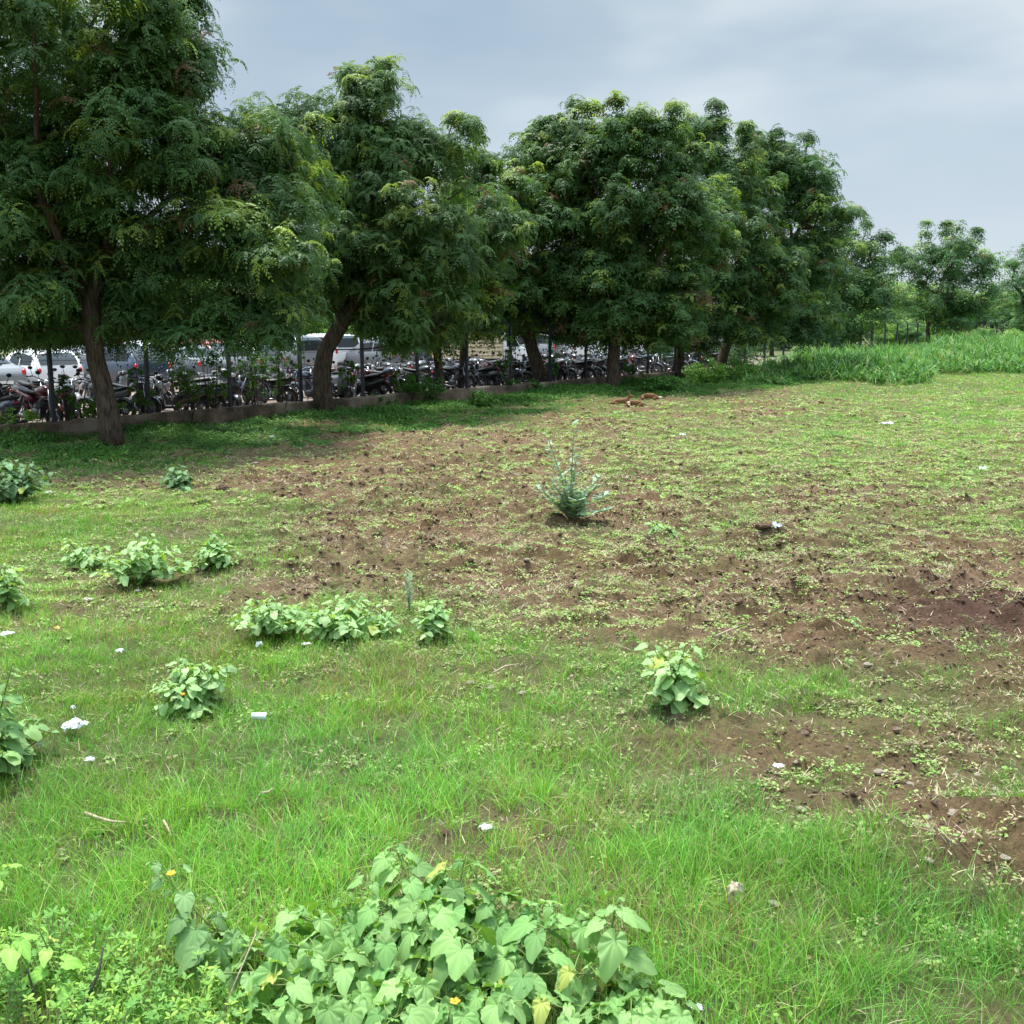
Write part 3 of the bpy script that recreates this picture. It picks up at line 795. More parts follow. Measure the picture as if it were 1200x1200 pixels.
# wall in fence-local coords (x along, y away), bays of slightly different height
mb = MB(); hh = .37
xx = L0
rw = np.random.RandomState(4)
nseg = int((L1 - L0) / .25); prof = [(-.0, -.2), (-.0, .33), (.02, .37), (.21, .37), (.23, .33), (.23, -.2)]
rings = []
for k in range(nseg + 1):
    xk = L0 + k * .25; dz = (vnoise(np.array([xk * 1.7]), np.array([.3]))[0] - .5) * .05; dy = (vnoise(np.array([xk * 2.9]), np.array([4.3]))[0] - .5) * .03
    rings.append([(xk, yy + dy, zz + (dz if zz > 0 else 0)) for yy, zz in prof])
mb.loft(rings); mb.build('wall', M_wall, fence, smooth=False)
SP = 2.19
s0 = s_at(176, .11) ; posts = []
k0 = int((L0 - s0) / SP); ks = [s0 + k * SP for k in range(k0, 60) if L0 < s0 + k * SP < L1]
pm = None
for s in ks:
    if pm is None:
        mb = MB(); mb.box((0, 0, .96), (.075, .075, 1.85)); mb.box((0, -.001, 1.885), (.072, .072, .01))
        mb.tube([(0, 0, 1.86), (0, .24, 2.12)], .028, 6); pm = mb.build('post', M_post, fence, smooth=False); o = pm
    else:
        o = pm.copy(); COL.objects.link(o)
    o.location = (s, .115, .30); o.rotation_euler = (rr.normal(0, .008), rr.normal(0, .008), 0)
wm = None
for z, y in ((.75, .07), (1.15, .07), (1.6, .07), (2.05, .07), (2.28, .25), (2.40, .34)):
    mb = MB(); P_ = []
    for a_, b_ in zip(ks[:-1], ks[1:]):
        for t in (0, .5): P_.append((a_ + (b_ - a_) * t, y, z - (.03 if t else 0)))
    P_.append((ks[-1], y, z)); mb.tube(P_, .004, 4); mb.build('wire', M_wire, fence)

# ================================================================= VEHICLES
def link_copy(root, loc, rz, label, swap=None, sc=None, **kw):
    c = root.copy(); COL.objects.link(c); c.location = loc; c.rotation_euler = (0, kw.get('ry', 0), rz); c['label'] = label
    if sc: c.scale = (sc, sc, sc)
    for ch in root.children:
        d = ch.copy(); COL.objects.link(d); d.parent = c
        if swap and ch.material_slots and ch.material_slots[0].material in swap:
            d.material_slots[0].link = 'OBJECT'; d.material_slots[0].material = swap[ch.material_slots[0].material]
        for g in ch.children:
            e = g.copy(); COL.objects.link(e); e.parent = d
    return c
def wheel_ob(x, y, z, Rw, w, par, name='wheel'):
    h = MB(); h.disc((0, 0, 0), Rw * .26, w * .8, 14); 
    for k in range(5):
        a = k * 2 * math.pi / 5; c_ = (math.cos(a) * Rw * .38, 0, math.sin(a) * Rw * .38)
        [h.tube([(0, yy, 0), (math.cos(a) * Rw * .66, yy, math.sin(a) * Rw * .66)], Rw * .09, 5) for yy in (-w * .36, w * .36)]
    h.torus((0, 0, 0), Rw * .66, Rw * .05, n=20, m=6)
    wo = h.build('rim', M_alloy, None); 
    t = MB(); t.torus((0, 0, 0), Rw * .82, Rw * .18, n=24, m=8); to = t.build('tyre', M_tyre, None)
    to.scale = (1, 1.15 * w / (Rw * .36), 1)
    e = empty(name, (x, y, z)); e.parent = par; wo.parent = e; to.parent = e
    return e
CARS = {
 # stations: x (rear->front), belt z, roof z, half width
 'hatch': dict(L=3.7, W=1.64, st=[(-1.85, .80, .80, .66), (-1.80, .95, 1.02, .74), (-1.66, .98, 1.20, .79), (-1.40, .98, 1.44, .81), (-.9, .97, 1.50, .82), (-.2, .95, 1.51, .82), (.35, .93, 1.40, .82), (.80, .92, 1.10, .81), (1.02, .90, .93, .80), (1.45, .82, .84, .77), (1.75, .70, .72, .70), (1.85, .55, .58, .62)], wb=(-1.18, 1.17)),
 'sedan': dict(L=4.3, W=1.7, st=[(-2.15, .70, .72, .68), (-2.10, .95, .97, .76), (-1.75, 1.00, 1.03, .82), (-1.45, .99, 1.08, .84), (-.95, .97, 1.40, .85), (-.5, .95, 1.47, .85), (.15, .93, 1.46, .85), (.75, .91, 1.12, .85), (1.05, .90, .93, .84), (1.6, .83, .85, .81), (2.0, .70, .72, .73), (2.15, .52, .55, .63)], wb=(-1.3, 1.3)),
 'suv': dict(L=4.4, W=1.8, st=[(-2.2, .85, .86, .76), (-2.16, 1.08, 1.14, .84), (-2.05, 1.10, 1.55, .87), (-1.85, 1.10, 1.72, .89), (-1.0, 1.08, 1.78, .90), (.0, 1.06, 1.77, .90), (.5, 1.04, 1.62, .90), (.95, 1.02, 1.2, .89), (1.15, 1.00, 1.04, .88), (1.75, .95, .97, .86), (2.1, .80, .82, .80), (2.2, .55, .58, .72)], wb=(-1.35, 1.35)),
}
def make_car(kind, color, label, group='cars in the parking lot'):
    d = CARS[kind]; root = empty(kind.replace('hatch', 'hatchback').replace('suv', 'sport_utility') + '_car'); tag(root, label, 'car', group)
    st = d['st']; rings = []
    for (x, zb, zr, w) in st:
        cab = max(0, zr - zb); wr = w - .02 - .32 * min(cab, .5)
        sill = .22 if abs(x) < d['L'] / 2 - .12 else .34
        half = [(w * .93, sill), (w * 1.0, sill + .12), (w * 1.01, (sill + zb) / 2 + .05), (w * .98, zb - .02), (w * .955 - 0, zb), (wr * 1.0, zb + cab * .86), (wr * .88, zb + cab * .97), (wr * .45, zr)]
        pts = [(x, yy, zz) for yy, zz in half] + [(x, -yy, zz) for yy, zz in half[::-1]]
        rings.append(pts)
    mb = MB(); mb.loft(rings); body = mb.build('body', PAINT[color], root)
    # wheel arches dark + wheels
    for wx in d['wb']:
        for sy in (-1, 1):
            a = MB(); a.disc((wx, sy * (d['W'] / 2 - .06), .33), .355, .152, 24); a.build('wheel_arch', M_blk, root)
            wheel_ob(wx, sy * (d['W'] / 2 - .045), .305, .305, .2, root)
    # side windows (2mm proud of the cabin side)
    def quad_panel(P, name, mat, off):
        P = np.array(P, float); n_ = nrm(np.cross(P[1] - P[0], P[2] - P[0]));
        if n_.dot(P.mean(0) - np.array((0, 0, .8))) < 0: n_ = -n_
        V = np.vstack([P + n_ * off, P - n_ * .02]); k = len(P)
        T = []; Q_ = []
        m = MB(); F = [[0, i_, i_ + 1] for i_ in range(1, k - 1)]
        m.add(V, [(i_, (i_ + 1) % k, (i_ + 1) % k + k, i_ + k) for i_ in range(k)], F); return m.build(name, mat, root, smooth=False)
    def side(x, t):
        xs_ = [s[0] for s in st]; zb = np.interp(x, xs_, [s[1] for s in st]); zr = np.interp(x, xs_, [s[2] for s in st]); w = np.interp(x, xs_, [s[3] for s in st])
        cab = max(0, zr - zb); wr = w - .02 - .32 * min(cab, .5)
        return (x, (w * .955) * (1 - t) + wr * t, zb + .86 * cab * t)
    cabx = [s[0] for s in st if s[2] - s[1] > .2]; xa, xb = cabx[0] + .05, cabx[-1] + .05
    xm = (xa + xb) / 2
    for sy in (-1, 1):
        for a_, b_ in ((xa + .12, xm - .04), (xm + .04, xb - .05)):
            pts = [side(a_, .10), side(b_, .10), side(min(b_, xb - .35 if b_ > xm + .1 else b_), .92), side(max(a_, xa + .12), .92)]
            quad_panel([(p_[0], p_[1] * sy, p_[2]) for p_ in pts], 'side_window', M_glass, .008)
    def screen(i0, i1, nm):
        ids = range(i0, i1 + (1 if i1 > i0 else -1), 1 if i1 > i0 else -1); V = []; dx = -.02 if st[i0][0] < 0 else .02
        ids = list(ids)
        for q_, k_ in enumerate(ids):
            x_, zb_, zr_, w_ = st[k_]; cab = max(0, zr_ - zb_); wr = w_ - .02 - .32 * min(cab, .5)
            for f_, zz_ in ((-.84, zb_ + cab * .972), (-.45, zr_), (0, zr_), (.45, zr_), (.84, zb_ + cab * .972)):
                V.append((x_ + dx + (0 if q_ < len(ids) - 1 else -dx * 2), wr * f_, zz_ + (.02 if q_ < len(ids) - 1 else .004)))
        m = MB(); m.add(V, [(a_ * 5 + b_, a_ * 5 + b_ + 1, a_ * 5 + b_ + 6, a_ * 5 + b_ + 5) for a_ in range(len(ids) - 1) for b_ in range(4)]); m.build(nm, M_glass, root, smooth=False)
    if kind == 'hatch': screen(1, 3, 'rear_window'); screen(8, 6, 'windscreen')
    elif kind == 'sedan': screen(3, 4, 'rear_window'); screen(8, 6, 'windscreen')
    else: screen(1, 3, 'rear_window'); screen(8, 6, 'windscreen')
    xr = st[0][0]; zt = st[1][1]
    for sy in (-1, 1):
        m = MB(); m.ell((xr + .06, sy * (st[1][3] - .10), zt - .10), (.075, .075, .10 if kind != 'suv' else .14), 10, 6, p=.7); m.build('tail_lamp', M_red, root)
        m = MB(); m.ell((-xr - .16, sy * (st[-2][3] - .12), .66), (.14, .14, .085), 10, 6, p=.8); m.build('headlight', M_clear, root)
        m = MB(); m.ell((xb - .28, sy * (d['W'] / 2 + .07), zt + .02), (.06, .10, .07), 8, 6); m.build('mirror', PAINT[color], root)
    m = MB(); m.box((xr - .005, 0, .40), (.12, st[1][3] * 1.75, .17)); m.build('bumper', PAINT[color] if kind != 'suv' else M_blk, root)
    m = MB(); m.box((xr - .07 if kind != 'sedan' else xr - .07, 0, .56 if kind == 'sedan' else .45), (.012, .46, .11)); m.build('number_plate', M_plate, root, smooth=False)
    return root
car_src = {k: make_car(k, 'white', 'x') for k in CARS}
yaw_out = math.atan2(FN[1], FN[0])
cars = [ # px, off, kind, colour, label
 (45, 12.6, 'hatch', 'white', 'white hatchback seen from behind, leftmost car under the tree'),
 (146, 13.2, 'hatch', 'dark blue', 'dark blue hatchback directly behind the nearest tree trunk'),
 (215, 13.6, 'sedan', 'dark grey', 'dark grey sedan with red tail lamps right of the nearest trunk'),
 (283, 13.8, 'hatch', 'silver', 'pale silver hatchback behind the drooping twigs and scooters'),
 (328, 15.0, 'suv', 'silver', 'silver tall car beside the fence post left of the bent trunk'),
 (376, 17.5, 'suv', 'white', 'white people carrier behind the bent forked tree trunk'),
 (440, 14.2, 'hatch', 'grey', 'grey hatchback right of the white people carrier'),
 (487, 14.5, 'sedan', 'blue', 'blue sedan between the people carrier row and the slatted truck'),
 (622, 14.0, 'suv', 'silver', 'silver car directly right of the truck cab'),
 (648, 13.2, 'hatch', 'white', 'white hatchback seen behind the leaning tree trunk'),
 (668, 15.0, 'suv', 'dark grey', 'dark car between two white ones right of the leaning trunk'),
 (688, 13.2, 'sedan', 'white', 'white sedan left of the upright trunk behind the dogs'),
 (735, 14.0, 'hatch', 'white', 'white car just right of the upright trunk behind the dogs'),
 (768, 14.5, 'sedan', 'silver', 'silver sedan half hidden by low leaves beyond the red bike'),
 (868, 15.0, 'sedan', 'white', 'white sedan beyond the leaning blackish trunk'),
 (905, 15.5, 'hatch', 'white', 'white hatchback far off, rightmost car in the lot'),
 (-40, 12.8, 'sedan', 'silver', None),
]
firstc = set()
def place_car(kind, colour, label, loc, rz):
    src_ = car_src[kind]
    if colour == 'white' and kind not in firstc:
        firstc.add(kind); src_.location = loc; src_.rotation_euler = (0, 0, rz); src_['label'] = label; return src_
    return link_copy(src_, loc, rz, label, {PAINT['white']: PAINT[colour]})
for px, off, kind, colour, label in cars:
    if label is None: label = 'silver sedan at the left edge behind the fence'; 
    s = s_at(px, off); q = fpt(s, off)
    place_car(kind, colour, label, (q[0], q[1], 0), yaw_out + rr.normal(0, .05))
for k, (px, colour, kind) in enumerate([(100, 'grey', 'suv'), (180, 'white', 'hatch'), (250, 'red', 'hatch'), (310, 'white', 'sedan'), (415, 'silver', 'sedan'), (462, 'white', 'hatch'), (660, 'white', 'suv'), (715, 'maroon', 'hatch'), (750, 'white', 'suv'), (800, 'white', 'sedan'), (890, 'silver', 'hatch')]):
    q = fpt(s_at(px, 21), 21)
    place_car(kind, colour, '%s car in the second parked row, %s from the left' % (colour, ords[k]), (q[0], q[1], 0), yaw_out + math.pi + rr.normal(0, .05))
# dark van close to the fence, far right of the bikes
q = fpt(s_at(826, 6.0), 6.0)
link_copy(car_src['suv'], (q[0], q[1], 0), math.atan2(FD[1], FD[0]) - .55, 'dark grey van half hidden behind bushes left of the leaning blackish trunk', {PAINT['white']: PAINT['dark grey']})

# truck with slatted cargo bed
D_ = 48.0; q = at(566, 412, D_)
tr = empty('cargo_truck', (q[0], q[1], 0), R(14)); tag(tr, 'small cream truck with slatted cargo bed and blue bundles on top', 'truck')
m = MB(); m.box((-.75, 0, .62), (3.0, 1.55, .12)); m.box((.4, 0, .5), (3.6, .7, .14)); m.build('chassis', M_blk, tr, False)
m = MB()
for k in range(11):
    for sy in (-1, 1): m.box((-2.2 + k * .29, sy * .77, 1.18), (.035, .05, 1.0))
for z in (.72, .9, 1.08, 1.26, 1.44, 1.62):
    for sy in (-1, 1): m.box((-.75, sy * .775, z), (3.0, .03, .095))
    m.box((-2.235, 0, z), (.03, 1.5, .095)); m.box((.735, 0, z), (.03, 1.5, .095))
for k in range(5):
    m.box((-2.25, -.7 + k * .35, 1.18), (.05, .035, 1.0)); m.box((.75, -.7 + k * .35, 1.18), (.05, .035, 1.0))
m.build('cargo_bed', PAINT['cream'], tr, False)
m = MB(); rg = []
for (x, z0, z1, w) in [(.80, .5, 1.78, .74), (.88, .5, 1.82, .76), (1.3, .5, 1.80, .76), (1.62, .48, 1.22, .77), (1.95, .45, 1.08, .75), (2.12, .45, .8, .70)]:
    rg.append([(x, w, z0), (x, w, (z0 + z1) / 2), (x, w * .9, z1 - .04), (x, w * .7, z1), (x, -w * .7, z1), (x, -w * .9, z1 - .04), (x, -w, (z0 + z1) / 2), (x, -w, z0)])
m.loft(rg); m.build('cab', PAINT['white'], tr, False)
for sy in (-1, 1):
    m = MB(); m.add([(.95, sy * .762, 1.2), (1.55, sy * .772, 1.2), (1.32, sy * .715, 1.66), (.95, sy * .70, 1.72)], T=[(0, 1, 2), (0, 2, 3)]); m.build('side_window', M_glass, tr, False)
    for x in (-1.6, 1.45): wheel_ob(x, sy * .68, .29, .29, .18, tr)
    m = MB(); m.ell((2.08, sy * .55, .72), (.06, .12, .09), 8, 6); m.build('headlight', M_clear, tr)
m = MB(); m.add([(1.33, -.62, 1.74), (1.33, .62, 1.74), (1.64, .66, 1.25), (1.64, -.66, 1.25)], T=[(0, 1, 2), (0, 2, 3)]); m.build('windscreen', M_glass, tr, False)
BL = simple('blue_tarp', (.02, .08, .28), .5, 0, 0, .5, 6, .3)
for k, (dx, sz_) in enumerate([(-.55, (.5, .6, .32)), (.05, (.42, .6, .36))]):
    m = MB(); m.ell((0, 0, sz_[2] / 2), (sz_[0], sz_[1], sz_[2] / 2 + .02), 14, 8, p=.45)
    c_, s_n = math.cos(R(14)), math.sin(R(14)); o = m.build('bundle', BL, None, loc=(q[0] + dx * c_, q[1] + dx * s_n, 1.69))
    tag(o, ['dark blue bundle on top of the truck bed, left one', 'bright blue bundle on top of the truck bed, nearest the cab'][k], 'bundle')
    if k == 1: o.data.materials[0] = simple('bright_blue_tarp', (.03, .16, .6), .5, 0, 0, .5, 6, .2)
m = MB()
for k in range(4):
    pass
# cross bars carrying the bundles
for k in range(8): m.box((-2.0 + k * .36, 0, 1.68), (.04, 1.54, .03))
m.build('roof_bar', PAINT['cream'], tr, False)

def bike_wheel(x, par, Rw=.30, w=.095, spokes=True):
    e = empty('wheel', (x, 0, Rw)); e.parent = par
    t = MB(); t.torus((0, 0, 0), Rw - w / 2, w / 2, n=22, m=6); t.build('tyre', M_tyre, e)
    r_ = MB(); r_.torus((0, 0, 0), Rw - w - .005, .014, n=22, m=5); r_.disc((0, 0, 0), .045, .12, 10)
    r_.disc((0, .035, 0), .10, .006, 16)
    for k in range(5):
        a_ = k * 1.2566; r_.tube([(0, 0, 0), (math.cos(a_) * (Rw - w), 0, math.sin(a_) * (Rw - w))], .011, 4)
    r_.build('rim', M_alloy, e)
def fender(mb, x, Rf, a0, a1, w=.06, z=.30):
    n_ = 9; V = []
    for k in range(n_):
        a_ = a0 + (a1 - a0) * k / (n_ - 1)
        for yy, rr_ in ((-w, Rf - .03), (-w * .5, Rf), (w * .5, Rf), (w, Rf - .03)): V.append((x + math.cos(a_) * rr_, yy, z + math.sin(a_) * rr_))
    Q_ = [(k * 4 + j_, k * 4 + j_ + 1, k * 4 + j_ + 5, k * 4 + j_ + 4) for k in range(n_ - 1) for j_ in range(3)]
    mb.add(V, Q_)
def make_motorcycle():
    r0 = empty('motorcycle'); bike_wheel(.66, r0); bike_wheel(-.64, r0)
    P = PAINT['black']
    m = MB(); m.tube([(-.64, .09, .30), (-.25, .10, .36), (.02, .08, .34)], .022, 6); m.tube([(-.64, -.09, .30), (-.25, -.10, .36), (.02, -.08, .34)], .022, 6)
    m.tube([(.42, 0, .86), (.10, 0, .80), (-.30, 0, .74), (-.75, 0, .84)], .025, 6); m.tube([(.42, 0, .82), (.30, 0, .42), (.0, 0, .27), (-.2, 0, .36), (-.28, 0, .74)], .024, 6)
    for sy in (-1, 1): m.tube([(-.62, sy * .12, .34), (-.46, sy * .12, .72)], .026, 7)
    m.build('frame', M_blk, r0)
    m = MB(); rg = []
    for x, w, z0, z1 in [(-.10, .07, .76, .86), (-.02, .12, .74, .93), (.14, .155, .72, .985), (.30, .15, .74, .98), (.40, .09, .78, .92)]:
        rg.append([(x, math.cos(t) * w, (z0 + z1) / 2 + math.sin(t) * (z1 - z0) / 2) for t in np.arange(12) * math.pi / 6])
    m.loft(rg); m.build('fuel_tank', P, r0)
    m = MB(); rg = []
    for x, w, z0, z1 in [(-.78, .08, .84, .91), (-.62, .12, .81, .90), (-.35, .135, .77, .86), (-.12, .10, .76, .84), (-.04, .07, .78, .86)]:
        rg.append([(x, math.cos(t) * w, (z0 + z1) / 2 + math.sin(t) * (z1 - z0) / 2) for t in np.arange(10) * math.pi / 5])
    m.loft(rg); m.build('seat', M_seat, r0)
    m = MB(); rg = []
    for x, w, z0, z1 in [(-.86, .04, .80, .88), (-.70, .10, .70, .85), (-.40, .12, .60, .80), (-.18, .10, .56, .76)]:
        rg.append([(x, math.cos(t) * w, (z0 + z1) / 2 + math.sin(t) * (z1 - z0) / 2) for t in np.arange(8) * math.pi / 4])
    m.loft(rg); m.build('side_panel', P, r0)
    m = MB(); m.ell((.02, 0, .36), (.19, .14, .12), 12, 8, p=.7); m.ell((.16, 0, .54), (.10, .10, .15), 10, 8, M=roty(.35), p=.6)
    for k in range(5): m.box((.13 + k * .012, 0, .47 + k * .04), (.24, .22, .010), M=roty(-.35) * 1.0)
    m.build('engine', M_eng, r0)
    m = MB(); m.tube([(.20, -.08, .48), (.28, -.12, .30), (.05, -.14, .24), (-.35, -.16, .28), (-.80, -.18, .38)], [.02, .022, .022, .042, .045], 8); m.build('exhaust', M_chrome, r0)
    m = MB()
    for sy in (-1, 1): m.tube([(.66, sy * .09, .30), (.44, sy * .085, .90)], [.024, .018], 7)
    m.build('front_fork', M_chrome, r0)
    m = MB(); fender(m, .66, .345, .45, 2.6); m.build('mudguard', P, r0)
    m = MB(); fender(m, -.64, .36, .35, 2.2); m.build('mudguard', P, r0)
    m = MB(); m.tube([(.30, .36, 1.01), (.38, .22, 1.03), (.43, .06, .96), (.43, -.06, .96), (.38, -.22, 1.03), (.30, -.36, 1.01)], .013, 6)
    for sy in (-1, 1): m.tube([(.36, sy * .25, 1.03), (.30, sy * .38, 1.01)], .019, 6)
    m.build('handlebar', M_blk, r0)
    for sy in (-1, 1):
        m = MB(); m.tube([(.37, sy * .24, 1.02), (.36, sy * .30, 1.20)], .007, 5); m.ell((.36, sy * .31, 1.23), (.018, .065, .045), 8, 6); m.build('mirror', M_blk, r0)
    m = MB(); m.ell((.53, 0, .88), (.10, .095, .10), 12, 8); m.build('headlight_shell', P, r0)
    m = MB(); m.ell((.60, 0, .88), (.035, .08, .085), 12, 6); m.build('headlight', M_clear, r0)
    m = MB(); m.ell((-.88, 0, .80), (.03, .045, .03), 8, 6); m.build('tail_lamp', M_red, r0)
    m = MB(); m.tube([(.0, .10, .28), (-.06, .24, .02)], .013, 5); m.build('kickstand', M_blk, r0)
    return r0
def make_scooter():
    r0 = empty('motor_scooter'); bike_wheel(.60, r0, .24, .10); bike_wheel(-.56, r0, .24, .10)
    P = PAINT['silver']
    m = MB(); rg = []
    for x, w, z0, z1 in [(-.86, .05, .66, .76), (-.72, .16, .48, .78), (-.45, .20, .34, .76), (-.18, .19, .30, .72), (-.02, .13, .24, .60), (.02, .12, .22, .34)]:
        rg.append([(x, math.cos(t) * w, (z0 + z1) / 2 + math.sin(t) * (z1 - z0) / 2) for t in np.arange(12) * math.pi / 6])
    m.loft(rg); m.build('rear_body', P, r0)
    m = MB(); m.box((.14, 0, .25), (.42, .30, .06)); m.build('footboard', M_blk, r0, False)
    m = MB(); rg = []
    for x, z, w, t_ in [(.30, .24, .13, .05), (.36, .45, .20, .06), (.40, .68, .21, .08), (.37, .88, .13, .09), (.34, .98, .10, .07)]:
        rg.append([(x + math.sin(t) * t_, math.cos(t) * w, z + math.sin(t) * .02) for t in np.arange(12) * math.pi / 6])
    m.loft(rg); m.build('front_apron', P, r0)
    m = MB(); fender(m, .60, .30, -.1, 2.7, .075, .24); m.build('mudguard', P, r0)
    m = MB(); rg = []
    for x, w, z0, z1 in [(-.80, .09, .75, .82), (-.60, .13, .74, .84), (-.30, .13, .72, .80), (-.08, .09, .68, .75)]:
        rg.append([(x, math.cos(t) * w, (z0 + z1) / 2 + math.sin(t) * (z1 - z0) / 2) for t in np.arange(10) * math.pi / 5])
    m.loft(rg); m.build('seat', M_seat, r0)
    m = MB()
    for sy in (-1, 1): m.tube([(.60, sy * .075, .24), (.46, sy * .06, .55)], .02, 6)
    m.build('front_fork', M_blk, r0)
    m = MB(); m.tube([(.26, .34, 1.00), (.33, .18, 1.02), (.36, 0, .98), (.33, -.18, 1.02), (.26, -.34, 1.00)], .016, 6); m.ell((.37, 0, 1.00), (.10, .15, .075), 10, 7, p=.8); m.build('handlebar', M_blk, r0)
    m = MB(); m.ell((.45, 0, 1.00), (.04, .10, .05), 10, 6); m.build('headlight', M_clear, r0)
    for sy in (-1, 1):
        m = MB(); m.tube([(.33, sy * .22, 1.02), (.33, sy * .28, 1.18)], .007, 5); m.ell((.33, sy * .29, 1.21), (.018, .06, .045), 8, 6); m.build('mirror', M_blk, r0)
    m = MB(); m.tube([(-.15, -.16, .26), (-.45, -.20, .24), (-.80, -.20, .32)], [.02, .045, .045], 8); m.build('exhaust', M_eng, r0)
    m = MB(); m.ell((-.87, 0, .70), (.025, .06, .025), 8, 6); m.build('tail_lamp', M_red, r0)
    m = MB(); m.tube([(-.80, .09, .82), (-.92, .08, .88), (-.92, -.08, .88), (-.80, -.09, .82)], .012, 6); m.build('grab_rail', M_chrome, r0)
    m = MB(); m.tube([(-.1, .05, .26), (-.14, .2, .0)], .014, 5); m.build('kickstand', M_blk, r0)
    return r0
bm_, bs_ = make_motorcycle(), make_scooter()
tag(bm_, 'x', 'motorcycle', 'motorbikes parked behind the wall'); tag(bs_, 'x', 'scooter', 'scooters parked behind the wall')
rb = np.random.RandomState(12); first = set()
bays = {}
for row, off in enumerate((2.3, 4.9)):
    s = -4.5
    while s < 42:
        s += rb.uniform(.62, .92) * (1.0 if row == 0 else 1.15)
        if rb.rand() < .05: s += .5
        q = fpt(s, off + rb.normal(0, .12))
        if proj(q[0], q[1], .5)[0] > 830: break
        sco = rb.rand() < (.28 if row == 0 else .35)
        colour = rb.choice(['black', 'black', 'black', 'black', 'black', 'grey', 'maroon', 'blue', 'silver'] if not sco else ['silver', 'grey', 'grey', 'blue', 'black', 'black'])
        bay = int(math.floor((s - ks[0]) / SP)); key = (row, bay); bays[key] = bays.get(key, 0) + 1
        base_yaw = yaw_out + (math.pi if rb.rand() < .55 else 0)
        if rb.rand() < .3: base_yaw = yaw_out + rb.choice([1, -1]) * .95
        yaw = base_yaw + rb.normal(0, .22)
        # post numbering counted from the leftmost post in the picture
        pk = [i_ for i_, v in enumerate(ks) if proj(*fpt(v, .11), .4)[0] > 0][0]
        bi = bay - pk + 1
        where = 'left of the first fence post' if bi < 1 else 'right of the %s fence post' % ords[min(bi, 20) - 1]
        lab = '%s %s, %s one just %s, %s row' % (colour, 'scooter' if sco else 'motorcycle', ords[bays[key] - 1], where, ['front', 'second', 'third'][row])
        src_ = bs_ if sco else bm_; base_c = PAINT['silver'] if sco else PAINT['black']
        sc_ = 1.0
        if src_ not in first:
            first.add(src_); o = src_; o['label'] = lab.replace(colour, 'silver' if sco else 'black'); o.location = (q[0], q[1], 0); o.rotation_euler = (0, 0, yaw)
        else: o = link_copy(src_, (q[0], q[1], 0), yaw, lab, {base_c: PAINT[colour]})
        o.rotation_euler = (R(-rb.uniform(4, 12)) if not sco else R(-rb.uniform(0, 5)), 0, yaw)

# ================================================================= BROAD-LEAF PLANTS
def leaf_tmpl(nr, na, seed):
    """heart-shaped pointed leaf, petiole joint at origin, tip along +x, unit length"""
    r = np.random.RandomState(seed); V = [(0, 0, 0)]; C = [1.35]; F = []
    ang = (np.arange(na) / na) * 2 * math.pi - math.pi
    ang = ang + 2 * math.pi / na * .5
    for k in range(1, nr + 1):
        t = k / nr
        for a_ in ang:
            # outline: cordate
            aa = abs(a_)
            rad = .42 + .10 * math.cos(aa) + .16 * max(0, math.cos(aa)) ** 1 + .40 * math.exp(-(aa / .33) ** 2) - .34 * math.exp(-((math.pi - aa) / .30) ** 2)
            if k == nr: rad *= 1 + .035 * math.sin(a_ * 17) + r.normal(0, .012)
            x, y = rad * t * math.cos(a_), rad * t * math.sin(a_)
            # droop, cup and vein creases
            vein = max(math.exp(-((a_ - v_) / .10) ** 2) for v_ in (0, .62, -.62, 1.25, -1.25, 1.95, -1.95))
            z = -.34 * (x * x) * (1 if x > 0 else .5) - .28 * y * y + .085 * (1 - vein) * t + .05 * math.sin(a_ * 5 + seed) * t * t + r.normal(0, .006)
            V.append((x, y, z)); C.append(1 + .42 * vein * (1 - .5 * t) * (1 if nr > 2 else .5))
    V = np.array(V)
    T = [(0, 1 + j, 1 + (j + 1) % na) for j in range(na)]; Q_ = []
    for k in range(nr - 1):
        for j in range(na):
            a_ = 1 + k * na + j; b_ = 1 + k * na + (j + 1) % na; Q_.append((a_, a_ + na, b_ + na, b_))
    return V, np.array(T), np.array(Q_), np.array(C)
LT = {'hi': [leaf_tmpl(5, 44, s) for s in range(4)], 'mid': [leaf_tmpl(2, 18, s) for s in range(4)], 'lo': [leaf_tmpl(1, 11, s) for s in range(3)]}
